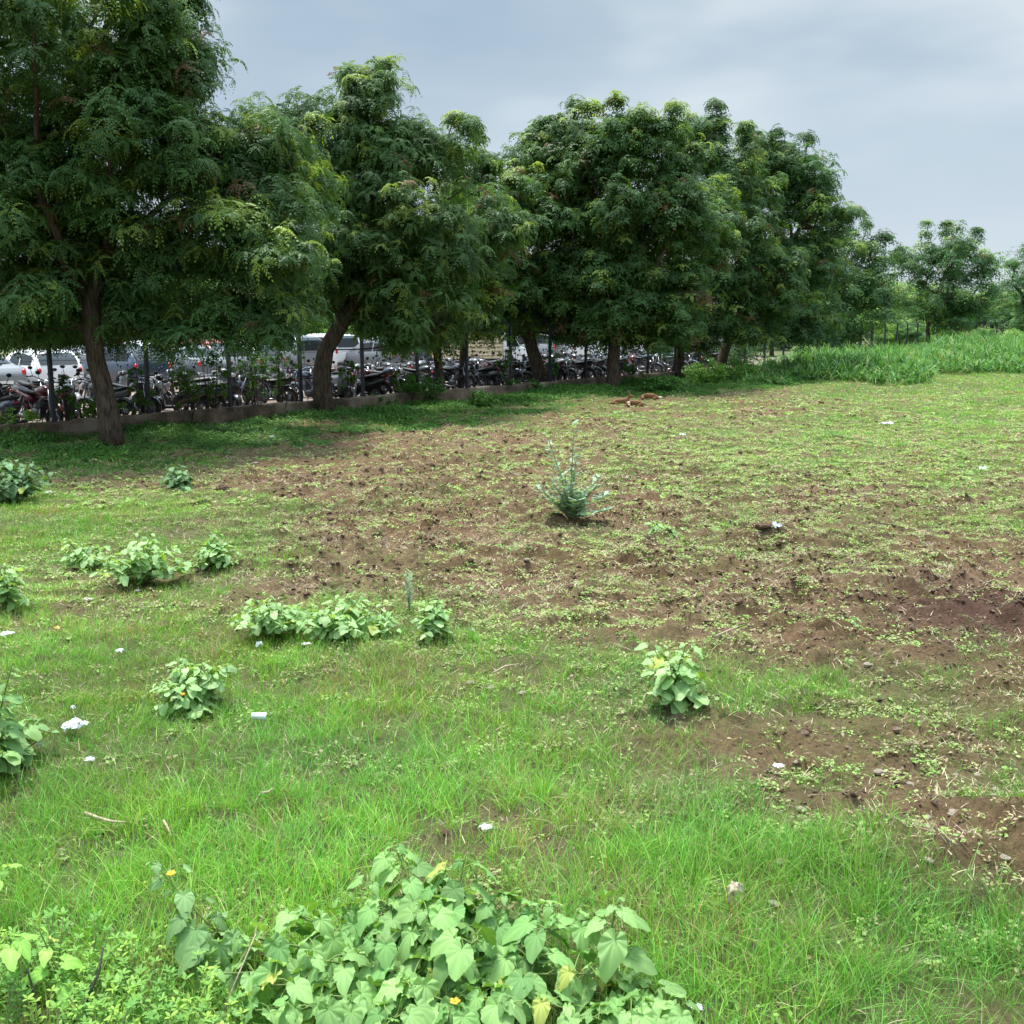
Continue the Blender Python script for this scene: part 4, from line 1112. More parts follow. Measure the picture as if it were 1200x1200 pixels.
def plant(name, label, cat, loc, stems, leaf_len, lod='mid', per=14, col=((.16, .30, .085), (.25, .39, .14)), group=None, seed=0, start=.25, flowers=0, upright=.35, stemr=.006, scol=(.12, .17, .05), droop=0.0):
    """stems: list of local polylines; leaves spaced along each stem on petioles"""
    r = np.random.RandomState(seed + 500); root = empty(name, (loc[0], loc[1], zg1(loc[0], loc[1]))); tag(root, label, cat, group)
    sm = MB(); lv = MB(); heads = []
    for si, S_ in enumerate(stems):
        S_ = np.array(S_, float); n_ = len(S_)
        tt = np.linspace(0, 1, 14); P_ = np.stack([np.interp(tt, np.linspace(0, 1, n_), S_[:, k]) for k in range(3)], 1)
        # smooth
        for _ in range(2): P_[1:-1] = (P_[:-2] + 2 * P_[1:-1] + P_[2:]) / 4
        sm.tube(P_, stemr * np.linspace(1, .4, 14), 6, c=scol)
        ph = r.uniform(0, 6.28)
        for k in range(per):
            t = start + (1 - start) * (k + r.uniform(-.3, .3)) / (per - 1); t = min(max(t, start), 1.0)
            p_ = np.array([np.interp(t, tt, P_[:, q_]) for q_ in range(3)]); ph += 2.4 + r.normal(0, .3)
            size = leaf_len * (1.05 - .45 * t ** 3) * r.uniform(.65, 1.12)
            if k >= per - 2: size *= .6
            out = np.array((math.cos(ph), math.sin(ph), 0)); pl = size * r.uniform(.5, 1.0)
            e_ = p_ + out * pl * .9 + np.array((0, 0, pl * r.uniform(.2, .65)))
            if e_[2] < .02: e_[2] = .02 + r.rand() * .03
            sm.tube([p_, (p_ + e_) / 2 + np.array((0, 0, .12 * pl)), e_], stemr * .33, 4, cap=False, c=(.20, .28, .08))
            # leaf blade: faces up/outward, tip hanging out
            tip = nrm(out + r.normal(0, .25, 3) * np.array((1, 1, .2)) + np.array((0, 0, -r.uniform(.0, .6) - droop))); upv = nrm(np.array((0, 0, 1.)) + out * upright + r.normal(0, .25, 3))
            Yv = nrm(np.cross(upv, tip)); Zv = np.cross(tip, Yv); M = np.stack([tip, Yv, Zv], 1)
            T = LT[lod][r.randint(len(LT[lod]))]
            V = (T[0] * size * np.array((1, r.uniform(.85, 1.1), r.uniform(.5, 1.5)))) @ M.T + e_
            u = r.rand(); c_ = (np.array(col[0]) * u + np.array(col[1]) * (1 - u)) * (1 + r.normal(0, .13))
            if r.rand() < .025: c_ = np.array((.36, .42, .10))
            lv.add(V, T[2] if len(T[2]) else None, T[1], np.clip(c_[None, :] * T[3][:, None], 0, 1))
        heads.append(P_[-1])
    sm.build('stem', M_stem, root); lv.build('leaves', M_plant, root, smooth=True)
    for k in range(flowers):
        S_ = np.array(stems[r.randint(len(stems))]); p_ = S_[-1] * .85 + np.array((0, 0, .03))
        f = MB()
        for j in range(5):
            a_ = j * 1.2566; d = np.array((math.cos(a_), math.sin(a_), .6)); f.ell(p_ + d * .010, (.010, .008, .004), 8, 5, M=rotz(a_) @ roty(-.5))
        f.build('flower', M_flower, root)
    return root
def auto_stems(r, n_, w, h, lean=.5):
    out = []
    for k in range(n_):
        a_ = 6.283 * k / n_ + r.normal(0, .7); d = w * r.uniform(.15, 1.0) * (1 + .25 * math.sin(a_ * 2 + n_)); hh_ = h * r.uniform(.4, 1.12) * (1 - .45 * (d / w) ** 2)
        out.append([(0, 0, 0), (math.cos(a_) * d * .45, math.sin(a_) * d * .45, hh_ * .6), (math.cos(a_) * d, math.sin(a_) * d, hh_)])
    return out
def bush(px0, px1, pyt, pyb, label, leaf, nst, per, lod='mid', seed=0, flowers=0, col=None, name='velvetleaf_plant', group='broad-leaved weeds in the field', hs=1.0, cat='plant'):
    loc = gnd((px0 + px1) / 2, pyb); D = loc[1]; w = (px1 - px0) / 2 * D / 1200 * .95; nst = int(nst * (1.9 if seed not in (12, 14) else (1.5 if seed == 12 else .85))); w *= (1.3 if seed in (12, 3, 4, 7, 8, 9) else 1.0); leaf *= .80; w *= 1.12; per = int(per * 1.1)
    w_loc = (loc[0], loc[1] + w * .25)
    # top of plant at pyt
    h = at((px0 + px1) / 2, pyt, D + w * .4)[2] * hs; h = max(h - leaf * .5, .08)
    r = np.random.RandomState(seed); kw = {}
    if col: kw['col'] = col
    return plant(name, label, cat, w_loc, auto_stems(r, nst, w, h), leaf, lod, per, seed=seed, group=group, flowers=flowers, **kw)
DK = ((.10, .20, .085), (.16, .27, .13)); PG = ((.22, .38, .13), (.34, .50, .22))
bush(-50, 62, 526, 590, 'dense dark green bushy weed at the left edge under the big tree', .15, 20, 12, 'mid', 1, col=DK)
bush(183, 230, 537, 577, 'small dark rounded weed in shade right of the big tree trunk', .12, 12, 10, 'mid', 2, col=DK)
bush(62, 130, 628, 672, 'low pale weed at the left end of the mid-left weed row', .10, 9, 9, 'mid', 3, col=PG)
bush(112, 210, 624, 692, 'widest leafy weed in the middle of the mid-left weed row', .11, 17, 10, 'mid', 4, col=PG)
bush(218, 280, 622, 670, 'compact leafy weed at the right end of the mid-left weed row', .10, 12, 9, 'mid', 5, col=PG)
bush(-30, 42, 656, 722, 'leafy weed cut by the left edge beside the mid-left weed row', .10, 11, 9, 'mid', 6, col=PG)
bush(274, 362, 694, 752, 'leafy weed at the left end of the central weed row', .10, 14, 10, 'mid', 7, col=PG)
bush(345, 445, 690, 755, 'biggest leafy weed of the central weed row', .11, 15, 10, 'mid', 8, col=PG)
bush(425, 466, 702, 748, 'small leafy weed tucked at the right of the biggest central weed', .08, 6, 8, 'mid', 9, col=PG)
bush(480, 534, 700, 756, 'upright leafy weed standing alone right of the central weed row', .09, 9, 10, 'mid', 10, col=PG)
bush(166, 282, 756, 832, 'pale leafy weed with an orange flower in the left grass', .10, 16, 10, 'mid', 11, flowers=1, col=PG)
bush(742, 844, 752, 838, 'big-leaved bright weed alone at the soil edge right of centre', .13, 11, 9, 'mid', 12, col=PG)
bush(754, 798, 605, 632, 'small bright weed right of the feathery shrub in the tilled soil', .09, 8, 7, 'mid', 13, col=PG)
bush(-95, 60, 766, 915, 'large leafy weed with long bare stems filling the left edge', .12, 22, 12, 'mid', 14, flowers=0, col=((.13, .26, .08), (.22, .36, .12)))
bush(968, 1026, 716, 738, 'tiny weed seedling in dark tilled soil on the right', .05, 6, 5, 'lo', 15, col=PG)

# foreground velvetleaf: one big plant with stems placed by hand
bx, by = gnd(500, 1165)
def L_(px, py, D): 
    p_ = at(px, py, D); return (p_[0] - bx, p_[1] - by, p_[2])
big = []
tips = [(462, 1000, 3.62), (545, 1010, 3.5), (400, 1060, 3.55), (330, 1075, 3.45), (590, 1060, 3.4), (650, 1070, 3.45), (280, 1105, 3.35), (500, 1075, 3.3), (440, 1110, 3.25), (560, 1110, 3.15), (360, 1130, 3.15), (640, 1130, 3.2), (690, 1085, 3.3), (480, 1165, 3.05), (300, 1165, 3.1), (400, 1190, 3.0), (600, 1185, 3.0), (540, 1200, 2.95), (250, 1150, 3.2), (340, 1195, 2.95), (450, 1215, 2.9), (660, 1190, 3.0), (700, 1150, 3.12), (250, 1200, 3.0), (520, 1040, 3.45), (430, 1040, 3.5)]
for k, (a_, b_, D_) in enumerate(tips):
    t_ = np.array(L_(a_, b_, D_)); r_ = np.random.RandomState(k); m_ = t_ * .5 + np.array((0, 0, t_[2] * .12)) + r_.normal(0, .02, 3)
    big.append([(r_.normal(0, .03), r_.normal(0, .03), 0), tuple(m_), tuple(t_)])
plant('velvetleaf_plant', 'largest foreground weed with big pale green heart-shaped leaves, bottom centre', 'plant', (bx, by), big, .118, 'hi', 17, ((.12, .26, .07), (.26, .43, .14)), seed=70, start=.25, flowers=1, upright=.45, stemr=.007, droop=.25)
bx, by = gnd(330, 1180)
def stem_from(pts, D_):
    out = [(0, 0, 0)]
    for (a_, b_, dd) in pts: out.append(L_(a_, b_, D_ + dd))
    return out
plant('velvetleaf_plant', 'arching foreground stem of drooping leaves and yellow flower, left of the biggest plant', 'plant', (bx, by),
      [stem_from([(270, 1110, .0), (225, 1065, .05), (180, 1012, .1)], 3.45), stem_from([(262, 1120, .05), (240, 1095, .1)], 3.35)], .105, 'hi', 15, ((.14, .26, .09), (.22, .36, .14)), seed=71, start=.35, flowers=1, upright=.6, droop=.35)
bx, by = gnd(735, 1215)
plant('velvetleaf_plant', 'foreground weed with upright stem topped by big leaves, right of the biggest plant', 'plant', (bx, by),
      [stem_from([(715, 1100, .0), (722, 1062, .02)], 3.25), stem_from([(700, 1150, .05)], 3.2), stem_from([(770, 1165, .0)], 3.15), stem_from([(805, 1180, .0)], 3.05), stem_from([(740, 1190, .0)], 2.95), stem_from([(690, 1195, .0)], 2.95)], .11, 'hi', 11, ((.15, .30, .08), (.25, .41, .14)), seed=72, start=.4, upright=.8)
bx, by = gnd(40, 1220)
plant('round_leaf_shrub', 'bright round-leaved shoot in the bottom left corner', 'plant', (bx, by),
      [stem_from([(80, 1160, 0), (45, 1085, .05)], 3.2), stem_from([(20, 1110, 0), (8, 1095, 0)], 3.2)], .075, 'hi', 9, ((.20, .42, .07), (.28, .50, .10)), seed=73, start=.55, upright=.6)
bx, by = gnd(-40, 1120)
plant('round_leaf_shrub', 'bright leaves poking in at the left edge above the corner shoot', 'plant', (bx, by),
      [stem_from([(-20, 1040, 0), (8, 1008, .05)], 3.7), stem_from([(-30, 1020, 0)], 3.7)], .075, 'hi', 8, ((.20, .40, .07), (.28, .48, .10)), seed=74, start=.5, upright=.6)

# small-leaved herb sprigs, lower left corner: one built, then copies
def herb(seed, colr):
    r = np.random.RandomState(seed); root = empty('herb_sprig'); st = MB(); lv = MB()
    nb = r.randint(3, 6)
    for b_ in range(nb):
        a_ = r.uniform(0, 6.28); tip = np.array((math.cos(a_) * .09, math.sin(a_) * .09, r.uniform(.15, .26)))
        P_ = [np.zeros(3), tip * np.array((.4, .4, .55)), tip]; st.tube(P_, .0022, 5, c=(.16, .2, .06))
        for k in range(6):
            t = .35 + .65 * k / 5; p_ = tip * np.array((t, t, t)) ; rot = r.uniform(0, 3.14)
            for j in range(4 if k == 5 else 2):
                aa = rot + j * (math.pi if k < 5 else math.pi / 2); s_ = .022 * r.uniform(.8, 1.3)
                M = rotz(aa) @ roty(-.45 + r.normal(0, .2))
                V = np.array([(0, 0, 0), (.45, -.30, .05), (.8, -.24, .04), (1.15, 0, -.08), (.8, .24, .04), (.45, .30, .05), (.55, 0, -.02)]) * s_ * np.array((1.2, 1, 1))
                lv.add(V @ M.T + p_, None, [(0, 1, 6), (1, 2, 6), (2, 3, 6), (3, 4, 6), (4, 5, 6), (5, 0, 6)], np.array(colr) * r.uniform(.75, 1.2))
    st.build('stem', M_stem, root); lv.build('leaves', M_plant, root)
    return root
hs_ = [herb(1, (.19, .38, .07)), herb(2, (.13, .30, .06)), herb(3, (.27, .45, .07))]
hl = ['bright green herb sprig among the small-leaved patch, bottom left corner', 'mid green herb sprig among the small-leaved patch, bottom left corner', 'yellowish herb sprig among the small-leaved patch, bottom left corner']
for h_, l_ in zip(hs_, hl): tag(h_, l_, 'herb', 'small-leaved herbs in the bottom left corner')
rh = np.random.RandomState(8); k = 0; got = 0
while got < 110:
    px, py = rh.uniform(-60, 290), rh.uniform(1105, 1290)
    if py < 1120 + max(0, (px - 150)) * .25: continue
    x, y = gnd(px, py); src_ = hs_[got % 3]
    if got < 3: o = src_
    else:
        o = src_.copy(); COL.objects.link(o)
        for c_ in src_.children: d = c_.copy(); COL.objects.link(d); d.parent = o
    o.location = (x, y, zg1(x, y) - .01); o.rotation_euler = (0, 0, rh.uniform(0, 6.28)); s_ = rh.uniform(.55, .95); o.scale = (s_, s_, s_); got += 1

# feathery shrub
fx, fy = gnd(668, 622); root = empty('feathery_shrub', (fx, fy, zg1(fx, fy))); tag(root, 'wispy blue-green thorny shrub with tall thin shoots in the tilled soil', 'shrub')
r = np.random.RandomState(9); st = MB(); V_, F_, C_ = [], [], []; cnt_ = 0; sc = fy / 1200
tipsf = [((672 - 668) * sc, .1, 1.12), ((640 - 668) * sc, .1, .98), ((676 - 668) * sc, .2, .75), ((705 - 668) * sc, .1, .50), ((645 - 668) * sc, 0, .46), ((712 - 668) * sc, -.1, .32), ((632 - 668) * sc, -.1, .38), ((690 - 668) * sc, -.3, .12), ((648 - 668) * sc, -.1, .22), ((680 - 668) * sc, -.15, .35), ((660 - 668) * sc, -.15, .4), ((700 - 668) * sc, .15, .38), ((668 - 668) * sc, -.1, .5), ((710 - 668) * sc, -.2, .16), ((662 - 668) * sc, .2, .55), ((675 - 668) * sc, -.25, .28)]
for ti, tp_ in enumerate(tipsf):
    tp_ = np.array(tp_) * np.array((1, 1, 1.0)); P_ = [np.zeros(3), tp_ * np.array((.35, .35, .5)) + r.normal(0, .01, 3), tp_]
    st.tube(P_, [.011, .008, .005], 5, c=(.20, .24, .15))
    for k in range(34 if ti < 3 else 26):
        t = .12 + .88 * k / 33 if ti < 3 else .2 + .8 * k / 25; p_ = P_[0] * (1 - t) ** 2 + 2 * t * (1 - t) * P_[1] + P_[2] * t * t
        a_ = r.uniform(0, 6.28); ln = (.09 if ti < 3 else .11) * (1.2 - .6 * t) * r.uniform(.6, 1.2); d = nrm(np.array((math.cos(a_), math.sin(a_), r.uniform(.1, .6))))
        for q_ in range(7):
            c0 = p_ + d * ln * 1.25 * (q_ + 1) / 7; sd = nrm(np.cross(d, (0, 0, 1.)))
            for sg in (-1, 1):
                tipp = c0 + (sd * sg + d * .4) * .022; w_ = np.array((0, 0, .0)) + d * .008
                V_ += [c0 - w_, c0 + w_, tipp + w_ * .6, tipp - w_ * .6]; F_.append([cnt_, cnt_ + 1, cnt_ + 2, cnt_ + 3]); cnt_ += 4
                C_ += [np.array((.34, .48, .35)) * r.uniform(.7, 1.25)] * 4
st.build('stem', M_stem, root); mk('leaves', np.array(V_), [np.array(F_)], M_plant, root, col=np.clip(np.array(C_), 0, 1))
gx_, gy_ = gnd(480, 722); root = empty('spindly_weed', (gx_, gy_, zg1(gx_, gy_))); tag(root, 'narrow grey-green spindly weed left of the upright leafy weed', 'plant')
st = MB(); V_, F_, C_, cnt_ = [], [], [], 0
for k in range(3):
    tp_ = np.array((r.normal(0, .03), r.normal(0, .03), r.uniform(.22, .34))); st.tube([(0, 0, 0), tp_], [.005, .002], 5, c=(.25, .30, .2))
    for q_ in range(60):
        t = r.uniform(.1, 1); p_ = tp_ * t; a_ = r.uniform(0, 6.28); d = np.array((math.cos(a_), math.sin(a_), .5)) * .035; sd = np.array((-math.sin(a_), math.cos(a_), 0)) * .005
        V_ += [p_, p_ + d * .5 + sd, p_ + d, p_ + d * .5 - sd]; F_.append([cnt_ + i_ for i_ in range(4)]); cnt_ += 4; C_ += [np.array((.30, .42, .28)) * r.uniform(.7, 1.2)] * 4
st.build('stem', M_stem, root); mk('leaves', np.array(V_), [np.array(F_)], M_plant, root, col=np.array(C_))

# bushes at the foot of the wall and climbers on the fence
def leafy_bush(name, label, loc, rx, ry, h, n_, ls, colr, seed, cat='bush', group='bushes along the wall', z0=0.0):
    r = np.random.RandomState(seed); root = empty(name, (loc[0], loc[1], 0)); tag(root, label, cat, group)
    st = MB()
    tpk = []
    for k in range(9):
        a_ = r.uniform(0, 6.28); q_ = math.sqrt(r.rand()); tp_ = np.array((math.cos(a_) * rx * q_ * .8, math.sin(a_) * ry * q_ * .8, z0 + (h - z0) * (.95 - .35 * q_)))
        tpk.append(tp_); st.tube([np.array((tp_[0] * .2, tp_[1] * .2, -.02)), np.array((tp_[0] * .6, tp_[1] * .6, tp_[2] * .5)), tp_], [.014, .010, .004], 5, c=(.07, .06, .04))
    st.build('stem', M_stem, root)
    ncl = max(8, n_ // 40); cl_ = []
    for k in range(ncl):
        d = nrm(r.normal(0, 1, 3)); q_ = r.rand() ** .4; cl_.append(d * q_ * np.array((rx, ry, (h - z0) / 2)) * .9 + np.array((0, 0, z0 + (h - z0) / 2)))
    cl_ = np.array(cl_); idx = r.randint(0, ncl, n_); P_ = cl_[idx] + nrm(r.normal(0, 1, (n_, 3))) * (r.rand(n_, 1) ** .5) * min(rx, h / 2, ry) * .42
    P_ = P_[P_[:, 2] > .02]; n_ = len(P_)
    T = np.array([(-.5, 0, 0), (0, -.34, .06), (.55, 0, -.08), (0, .34, .06)]); TF = np.array([[0, 1, 2, 3]])
    nn = nrm(r.normal(0, .5, (n_, 3)) + np.array((0, 0, .9)) + P_ * np.array((.4, .4, 0)))
    V, F = stamp(T, TF, P_, frames(nn, r.uniform(0, 6.28, n_)), ls * r.uniform(.6, 1.3, n_))
    u = r.rand(n_)[:, None]; cc = np.array(colr) * (.7 + .6 * u) * (1 + r.normal(0, .08, (n_, 3)) * .5)
    mk('leaves', V, [F], M_plant, root, col=np.repeat(np.clip(cc, 0, 1), 4, 0))
    return root
def wb(px, py, wpx, hm, label, n_, ls, colr, seed, **k):
    l_ = gnd(px, py); rx = wpx / 2 * l_[1] / 1200
    return leafy_bush('green_bush', label, l_, rx, rx * .8, hm, n_, ls, colr, seed, **k)
G1 = (.075, .19, .035); G2 = (.12, .26, .045)
wb(493, 474, 62, .85, 'dark creeper bush heaped against the wall left of the slender trunk', 1900, .075, G1, 1)
wb(566, 478, 46, .55, 'low bush in front of the grey wall below the truck', 1300, .065, G1, 2)
wb(447, 478, 46, .42, 'low weedy bush right of the bent thick trunk', 1000, .06, G2, 3)
wb(775, 462, 50, .65, 'dark bush right of the resting dogs', 1400, .08, G1, 4)
wb(826, 452, 60, 1.0, 'bright bush in front of the dark van', 1900, .09, G2, 5)
wb(866, 448, 56, .85, 'grassy bush at the left end of the tall grass', 1500, .09, G2, 6)
wb(868, 430, 76, 1.55, 'large dark rounded bush behind the leaning blackish trunk', 2600, .12, (.05, .12, .035), 7)
wb(752, 457, 40, .6, 'small bush against the wall right of the upright brown trunk', 900, .07, G1, 8)
wb(612, 462, 56, .5, 'spreading bush at the foot of the leaning trunk', 1200, .065, G1, 9)
def climber(px, h, w, label, seed, n_=520, colr=(.10, .22, .035)):
    s = s_at(px, .1); l_ = fpt(s, .12)
    return leafy_bush('fence_creeper', label, l_, w, w * .5, h, n_, .07, colr, seed, cat='creeper', group='creepers growing on the fence', z0=.3)
climber(80, 1.5, .3, 'thin creeper between the first post and the nearest trunk', 21)
climber(165, 1.6, .4, 'light green creeper beside the second fence post', 22)
climber(218, 1.5, .6, 'low creeper on the wall top right of the second post', 23)
climber(250, 2.0, .5, 'straggling creeper left of the third fence post', 24, 900)
climber(303, 2.1, .6, 'sparse tall creeper right of the third fence post', 25, 950)
climber(330, 2.3, .5, 'tall thin creeper left of the bent trunk', 26, 800)
climber(410, 1.5, .35, 'creeper climbing right of the bent trunk', 27)
climber(478, 1.0, .5, 'bushy creeper spilling over the wall by the slender trunk', 28)
climber(595, 2.0, .45, 'dense dark creeper covering the fence below the truck cab', 29, 900, G1)
climber(648, 1.7, .42, 'round dark creeper on the fence right of the leaning trunk', 30, 700, G1)
climber(120, .75, .6, 'low weeds on the wall top behind the nearest trunk', 31, 500, (.14, .28, .04))
climber(20, .7, .6, 'low weeds on the wall top at the left edge', 32, 350, (.14, .28, .04))
climber(738, 1.2, .4, 'creeper on the fence right of the upright brown trunk', 33, 500, G1)

# ================================================================= DOGS
def dog(name, label, loc, rz, verts, edges, radii, sc=1.0, coat=M_brown, ears=None, patch=None):
    root_v = 0
    me = bpy.data.meshes.new('body'); me.from_pydata([tuple(np.array(v) * sc) for v in verts], edges, []); me.update()
    o = bpy.data.objects.new(name, me); COL.objects.link(o); o.location = loc; o.rotation_euler = (0, 0, rz)
    sk = o.modifiers.new('Skin', 'SKIN'); sv = me.skin_vertices[0].data
    for k, rd in enumerate(radii): sv[k].radius = (rd[0] * sc, rd[1] * sc); 
    sv[0].use_root = True
    ss = o.modifiers.new('Sub', 'SUBSURF'); ss.levels = 2; ss.render_levels = 2
    me.materials.append(coat)
    for p in me.polygons: p.use_smooth = True
    sk.use_smooth_shade = True
    tag(o, label, 'dog', 'stray dogs resting by the trunk')
    return o
# lying dog, x forward
lv = [(-.28, 0, .12), (-.10, 0, .15), (.12, 0, .16), (.26, 0, .19), (.34, 0, .29), (.40, 0, .37), (.48, 0, .355), (.56, 0, .335),
      (-.24, .11, .08), (-.05, .15, .05), (-.22, .17, .035), (.24, .09, .08), (.34, .10, .035), (.46, .10, .03),
      (-.24, -.11, .08), (-.05, -.15, .05), (-.22, -.17, .035), (.24, -.09, .08), (.34, -.10, .035), (.46, -.10, .03),
      (-.38, .02, .09), (-.48, .12, .04), (-.44, .24, .03), (.385, .055, .42), (.375, .08, .485), (.385, -.055, .42), (.375, -.08, .485)]
le = [(0, 1), (1, 2), (2, 3), (3, 4), (4, 5), (5, 6), (6, 7), (0, 8), (8, 9), (9, 10), (3, 11), (11, 12), (12, 13), (0, 14), (14, 15), (15, 16), (3, 17), (17, 18), (18, 19), (0, 20), (20, 21), (21, 22), (5, 23), (23, 24), (5, 25), (25, 26)]
lr = [(.10, .10), (.105, .11), (.10, .12), (.085, .10), (.06, .06), (.07, .065), (.045, .04), (.025, .022), (.07, .07), (.035, .035), (.022, .022), (.05, .05), (.028, .028), (.022, .022), (.07, .07), (.035, .035), (.022, .022), (.05, .05), (.028, .028), (.022, .022), (.035, .035), (.02, .02), (.012, .012), (.025, .018), (.008, .006), (.025, .018), (.008, .006)]
q = gnd(727, 475); d1 = dog('dog', 'tan dog lying with head raised and ears pricked', (q[0], q[1], zg1(*q)), R(-12), lv, le, lr, .7)
low = [list(v) for v in lv]
for k, v in {4: (.34, .08, .14), 5: (.36, .17, .10), 6: (.34, .25, .075), 7: (.31, .32, .06), 23: (.39, .19, .14), 24: (.42, .20, .17), 25: (.31, .17, .15), 26: (.28, .17, .18)}.items(): low[k] = v
q = gnd(744, 478); d2 = dog('dog', 'dog curled up with pale head, nearest the camera', (q[0], q[1], zg1(*q)), R(188), low, le, lr, .68, M_brown)
q = gnd(762, 470); d3 = dog('dog', 'tan dog stretched flat with pale hind end, behind the curled one', (q[0], q[1], zg1(*q)), R(178), low, le, lr, .72, M_brown)
def patchm(parent, spots, name, mat):
    m = MB()
    for c_, r_ in spots: m.ell([v * parent['sz'] for v in c_], [v * parent['sz'] for v in r_], 12, 8)
    return m.build(name, mat, parent)
d1['sz'] = .7; d2['sz'] = .68; d3['sz'] = .72
patchm(d2, [((.30, .10, .14), (.085, .07, .07)), ((.32, .245, .075), (.05, .07, .045))], 'white_ruff', M_whitefur)
patchm(d1, [((.44, 0, .352), (.055, .045, .035))], 'pale_muzzle', M_whitefur)
patchm(d3, [((-.40, .05, .08), (.10, .06, .05))], 'pale_rump', M_whitefur)
for dd, (hx, hy, hz) in ((d1, (.45, 0, .385)), (d2, (.345, .22, .12)), (d3, (.345, .22, .12))):
    for sy in (-1, 1):
        m = MB()
        if dd is d1: m.ell((hx, sy * .038, hz), (.009, .009, .009), 6, 5)
        else: m.ell((hx + sy * .032, hy, hz), (.009, .009, .009), 6, 5)
        m.v[0] = m.v[0] * dd['sz']; m.build('eye', M_blk, dd)
    m = MB(); 
    if dd is d1: m.ell((.575, 0, .34), (.012, .014, .011), 7, 5)
    else: m.ell((.31, .335, .065), (.013, .012, .011), 7, 5)
    m.v[0] = m.v[0] * dd['sz']; m.build('nose', M_blk, dd)
for dd in (d1, d2, d3): del dd['sz']

# ================================================================= LITTER, STICKS, STONES
def crumple(label, px, py, wpx, hpx, mat, seed, name='plastic_scrap', cat='litter', flat=.5):
    x, y = gnd(px, py); D = y; w = wpx / 1200 * D / 2; h = max(hpx / 1200 * D / 2 * .9, .004); r = np.random.RandomState(seed)
    g = 13; uu, vv = np.meshgrid(np.linspace(-1, 1, g), np.linspace(-1, 1, g), indexing='ij'); uu, vv = uu.ravel(), vv.ravel()
    k1 = 1.0 - .35 * (np.abs(uu) ** 4 * np.abs(vv) ** 4); off_ = r.uniform(0, 90)
    n1_ = fbm(uu * 2.2 + off_, vv * 2.2 + 3, 3, .6); n2_ = fbm(uu * 2.0 + off_ + 40, vv * 2.0, 3, .6); n3_ = fbm(uu * 2.0, vv * 2.0 + off_ + 20, 3, .6)
    zz_ = (np.abs(n1_ - .5) * 3.0 + (1 - (uu ** 2 + vv ** 2) * .5) * .7) * h
    Vx = np.stack([(uu * k1 + (n2_ - .5) * 1.5) * w, (vv * k1 + (n3_ - .5) * 1.5) * w * .7, zz_], 1)
    a_ = (np.arange(g - 1)[:, None] * g + np.arange(g - 1)[None]).ravel()
    m = MB(); m.add(Vx, np.stack([a_, a_ + g, a_ + g + 1, a_ + 1], 1))
    o = m.build(name, mat, None, smooth=False, loc=(x, y, zg1(x, y) + .015 + (.03 if y < 8 else .0))); o.rotation_euler = (0, 0, r.uniform(-.6, .6)); tag(o, label, cat); return o
crumple('large crumpled white plastic bag in the left grass', 89, 862, 26, 20, M_plastic, 1, 'plastic_bag')
crumple('small white scrap just above the large plastic bag', 86, 835, 6, 9, M_plastic, 2)
crumple('white and blue scrap left below the large plastic bag', 48, 880, 8, 10, M_plastic, 3)
crumple('white scrap half buried right below the large plastic bag', 106, 896, 12, 8, M_plastic, 4)
crumple('torn white paper near the central weed row, on bare soil at left', 103, 709, 9, 7, M_paper, 5, 'paper_scrap')
crumple('white scrap in grass left of the weed with the orange flower', 141, 768, 10, 8, M_plastic, 6)
crumple('white scrap at the left edge above the leafy edge weed', 8, 751, 16, 7, M_plastic, 7)
crumple('white scrap below the left end of the central weed row', 304, 762, 8, 12, M_plastic, 8)
crumple('white wrapper in the grass just above the biggest foreground plant', 570, 984, 17, 11, M_plastic, 9, 'wrapper')
crumple('white scrap right of the upright lone leafy weed', 554, 748, 6, 11, M_paper, 10, 'paper_scrap')
crumple('pale scrap on the soil above the central weed row', 488, 660, 8, 5, M_plastic, 11)
crumple('white and blue bag caught on the soil mound at right', 909, 641, 11, 12, M_plastic, 12, 'plastic_bag')
crumple('white round scrap on the far soil, left of centre right', 800, 514, 8, 6, M_plastic, 13)
crumple('flat white sheet on the far green patch at right', 1040, 500, 15, 5, M_plastic, 14)
crumple('white scrap near the right edge on the green patch', 1152, 554, 9, 6, M_plastic, 15)
crumple('small white scrap on the soil below the lone big-leaved weed', 911, 909, 12, 7, M_plastic, 16)
crumple('white scrap at the bottom edge right of centre', 816, 1200, 14, 10, M_plastic, 17)
crumple('tiny white scrap in shade between the two nearest trunks', 319, 518, 7, 5, M_plastic, 18)
crumple('pinkish paper beside the dark left edge weed', 57, 577, 10, 6, M_paper, 19, 'paper_scrap')
crumple('tan paper below the biggest weed of the central row', 360, 765, 10, 5, M_paper, 20, 'paper_scrap')
crumple('yellowish paper in the grass above the orange-flowered weed', 68, 744, 8, 6, simple('yellow_paper', (.6, .42, .16), .8), 21, 'paper_scrap')
crumple('pale flake on soil under the mid-left weed row', 161, 696, 7, 5, M_paper, 22, 'paper_scrap')
